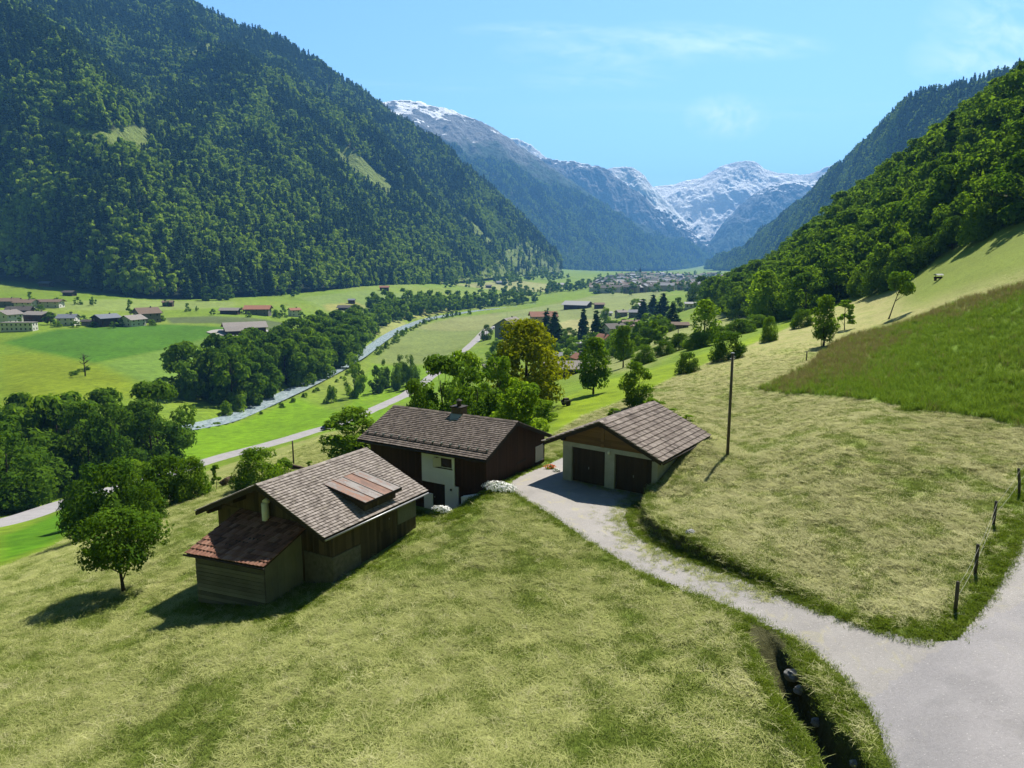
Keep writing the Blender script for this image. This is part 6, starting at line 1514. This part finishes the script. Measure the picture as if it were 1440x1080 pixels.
def blades(g, n_, rad, lmin, lmax, wid, tiltlo, tilthi, bend=.0, zoff=0.):
    """n strips of two quads; tilt 0 lies flat, 90 stands"""
    V = []; F_ = []; var = []
    for i in range(n_):
        a = g.uniform(0, 6.28); r_ = rad * math.sqrt(g.uniform(0, 1)); b = g.uniform(0, 6.28); L = g.uniform(lmin, lmax); t = R(g.uniform(tiltlo, tilthi))
        p = np.array([r_ * math.cos(a), r_ * math.sin(a), zoff]); d = np.array([math.cos(b) * math.cos(t), math.sin(b) * math.cos(t), math.sin(t)]); s_ = np.array([-math.sin(b), math.cos(b), 0]) * wid * .5
        m_ = p + d * L * .55; e_ = p + d * L + np.array([math.cos(b), math.sin(b), -.6]) * bend * L; k = len(V)
        V += [p - s_, p + s_, m_ + s_, m_ - s_, e_ + s_ * .25, e_ - s_ * .25]; F_ += [(k, k + 1, k + 2, k + 3), (k + 3, k + 2, k + 4, k + 5)]; var += [g.uniform(0, 1)] * 6
    return np.array(V), np.array(F_), np.array(var)
def bproto(name, seed, mat, **kw):
    g = np.random.default_rng(seed); V, F_, v = blades(g, **kw); return proto(name, npmesh(name, V, F_, False, mat, {'var': v}))
hayp = [bproto('hay_clump', 500 + i, HAY, n_=34, rad=.28, lmin=.12, lmax=.36, wid=.012, tiltlo=1, tilthi=18, bend=.12, zoff=.012) for i in range(3)] + [bproto('hay_fade', 510 + i, HAYG, n_=26, rad=.26, lmin=.06, lmax=.17, wid=.013, tiltlo=15, tilthi=65, bend=.2) for i in range(2)]
HAY2 = mat_blade('pale_hay_blades', (.25, .265, .085), (.76, .735, .40))
hayr = [bproto('pale_hay_clump', 505 + i, HAY2, n_=30, rad=.26, lmin=.12, lmax=.38, wid=.012, tiltlo=1, tilthi=20, bend=.12, zoff=.012) for i in range(3)]
grsp = [bproto('grass_tuft', 520 + i, GRASS, n_=34, rad=.22, lmin=.10, lmax=.24, wid=.016, tiltlo=25, tilthi=80, bend=.3) for i in range(3)]
TALLG = mat_blade('tall_grass_blades', (.105, .20, .014), (.27, .385, .036), .4)
talp = [bproto('tall_tuft', 530 + i, TALLG, n_=26, rad=.26, lmin=.4, lmax=.8, wid=.018, tiltlo=55, tilthi=88, bend=.2) for i in range(2)] + [bproto('seed_tuft', 540, SEED, n_=24, rad=.26, lmin=.4, lmax=.9, wid=.016, tiltlo=55, tilthi=88, bend=.2)]
rng = np.random.default_rng(91)
def polar(n_, r0, r1, p_=1.0):
    """ground points, denser near the viewer's field"""
    u = rng.uniform(0, 1, n_); r_ = (r0 ** p_ + u * (r1 ** p_ - r0 ** p_)) ** (1 / p_); a = R(1) * rng.uniform(-46, 46, n_)
    return r_ * np.sin(a), r_ * np.cos(a)
def on_building(x, y):
    u, w_ = loc(x, y, G0, GR, GD); m = (np.abs(u) < 4.2) & (w_ > -.1) & (w_ < 7.3)
    u, w_ = loc(x, y, H0, HR, HD); m |= (u > .2) & (u < 11) & (w_ > -.2) & (w_ < 9.2)
    u, w_ = loc(x, y, B0, BR, BD); m |= (np.abs(u) < 4.8) & (w_ > .8) & (w_ < 8.5); m |= (u > -3.9) & (u < 1.5) & (w_ > -1.6) & (w_ < 1.2)
    return m
x, y = polar(235000, 14, 128, 1.15)
n4_ = fbm(x * .5, y * .5, 3); n3_ = fbm(x * .11, y * .11 + 20, 4)
k = inside(x, y, hay_poly) & ~inside(x + .12 * fbm(x * 1.7, y * 1.7, 3), y, drive_poly) & ~inside(x, y, tall_poly) & ~on_building(x, y)
d_, _, _ = seg_dist(x, y, ditch); k &= (d_ > .7) & (rng.uniform(0, 1, len(x)) < sstep(130, 62, np.hypot(x, y)))
x, y, n4_, n3_ = x[k], y[k], n4_[k], n3_[k]
gr_ = sstep(.12, .5, n3_ + .35 * n4_) * .8 + .22
gr_ = np.maximum(gr_, sstep(-.25, .35, fbm(x * .05 + 9, y * .05, 3)) * np.where(x < 8 - .1 * (y - 30), .5, .2))
ws_ = fbm(x * .5 + .6 * n4_ + 11, y * .5 + .6 * n3_, 3); gr_ = np.clip(gr_ + sstep(.08, -.25, ws_) * .5 - sstep(.03, .3, ws_) * .3, .04, .96)
da, _, _ = seg_dist(x, y, np.vstack([drive_r, road_r])); db, _, _ = seg_dist(x, y, drive_l)
vv = np.maximum(np.maximum(sstep(1.0, .3, da), sstep(.8, .1, db) * .7), np.maximum(sstep(1.5, .6, seg_dist(x, y, ditch)[0]), soft_in(x, y, polyw([(1150,858),(1240,884),(1325,902),(1345,896),(1440,748),(1500,640),(1440,660),(1402,738),(1352,846),(1310,872)]), 1.3)))
bu_, bw_ = loc(x, y, B0, BR, BD); hu_, hw_ = loc(x, y, H0, HR, HD)
vv = np.maximum(vv, sstep(1.9, .7, np.maximum(np.abs(bu_ - 1.2) - 3.5, np.abs(bw_ - 3.2) - 5.6)) * .6); vv = np.maximum(vv, sstep(2.4, 1.0, np.maximum(np.abs(hu_ - 5.5) - 5.5, np.abs(hw_ - 3) - 5.5)))
isg = rng.uniform(0, 1, len(x)) < vv * .9
ish = ~isg & (rng.uniform(0, 1, len(x)) > gr_)
z = height(x, y)
q = np.stack([x, y, z], 1)
def put(name, m, protos, lo, hi, label):
    n_ = int(m.sum()); s_ = rng.uniform(lo, hi, n_)
    return tag(scatter(name, q[m], s_, rng.uniform(0, 6.28, n_), rng.integers(0, len(protos), n_), protos, rng.normal(0, .12, (n_, 2))), label)
pale = rng.uniform(0, 1, len(x)) < .12 + .8 * sstep(4, 12, x + .1 * (y - 30))
put('cut_hay', ish & ~pale, hayp[:3], .7, 1.35, 'straw-coloured cut hay lying on the meadow')
put('pale_hay', ish & pale, hayr, .7, 1.35, 'pale sun-bleached hay lying on the meadow above the drive')
put('stubble_grass', ~ish & ~isg, hayp[3:], .7, 1.3, 'short fading stubble grass of the mown meadow')
put('verge_grass', isg, grsp, .6, 1.15, 'fresh green grass along drive, lane and buildings')
# rims of the bank and the ditch
def rim(line, off, n_, jit, H=None):
    L = smooth_line(line, 2); s_ = np.concatenate([[0], np.cumsum(np.hypot(*np.diff(L, axis=0).T))]); u_ = rng.uniform(0, s_[-1], n_); T_ = np.gradient(L, axis=0); T_ /= np.linalg.norm(T_, axis=1)[:, None]
    X_ = np.interp(u_, s_, L[:, 0]); Y_ = np.interp(u_, s_, L[:, 1]); tx = np.interp(u_, s_, T_[:, 0]); ty = np.interp(u_, s_, T_[:, 1]); o_ = off + rng.normal(0, jit, n_)
    return X_ - ty * o_, Y_ + tx * o_
xs, ys = zip(rim(bank[2:], .35, 1700, .25), rim(ditch[1:], .85, 500, .12), rim(ditch[1:], -.85, 500, .12), rim(drive_r[8:-2], -.10, 900, .14), rim(road_r, -.10, 700, .14), rim(drive_l[10:], .10, 1100, .14))
x = np.concatenate(xs); y = np.concatenate(ys); q = np.stack([x, y, height(x, y) - .02], 1); k = ~on_building(x, y)
put('rim_grass', k & (rng.uniform(0, 1, len(x)) < .38), grsp, .4, .85, 'fresh grass hanging over the cut bank and ditch rims')
put('rim_straw', k & (rng.uniform(0, 1, len(x)) < .6), hayp[3:], .7, 1.3, 'faded grass hanging over the cut bank and ditch rims')
x, y = rim(drive_r[5:-14], -.55, 800, .30); x2, y2 = rim(drive_r[16:-14], -1.3, 160, .5); x = np.append(x, x2); y = np.append(y, y2); q = np.stack([x, y, base(x, y) - .012], 1)
put('straw_litter', np.ones(len(x), bool), hayp[:3] + hayp[3:], .35, .9, 'straw and sparse grass strewn along the inner edge of the drive')
# uncut patch
x, y = polar(60000, 38, 118, 1.4); k = inside(x + 1.2 * fbm(x * .5, y * .5, 3), y, tall_poly); x, y = x[k], y[k]; q = np.stack([x, y, height(x, y) - .03], 1)
rr_ = np.hypot(x, y); sd_ = rng.uniform(0, 1, len(x)) < sstep(12, 4, seg_dist(x, y, polyw(TALL[1:]))[0] + 5 * fbm(x * .11, y * .11 + 20, 4)) * .7 + .03
n_ = len(x); s_ = rng.uniform(.7, 1.25, n_)
tag(scatter('uncut_grass', q, s_, rng.uniform(0, 6.28, n_), np.where(sd_, 2, rng.integers(0, 2, n_)), talp, rng.normal(0, .06, (n_, 2))), 'tall uncut grass with brown seed heads')
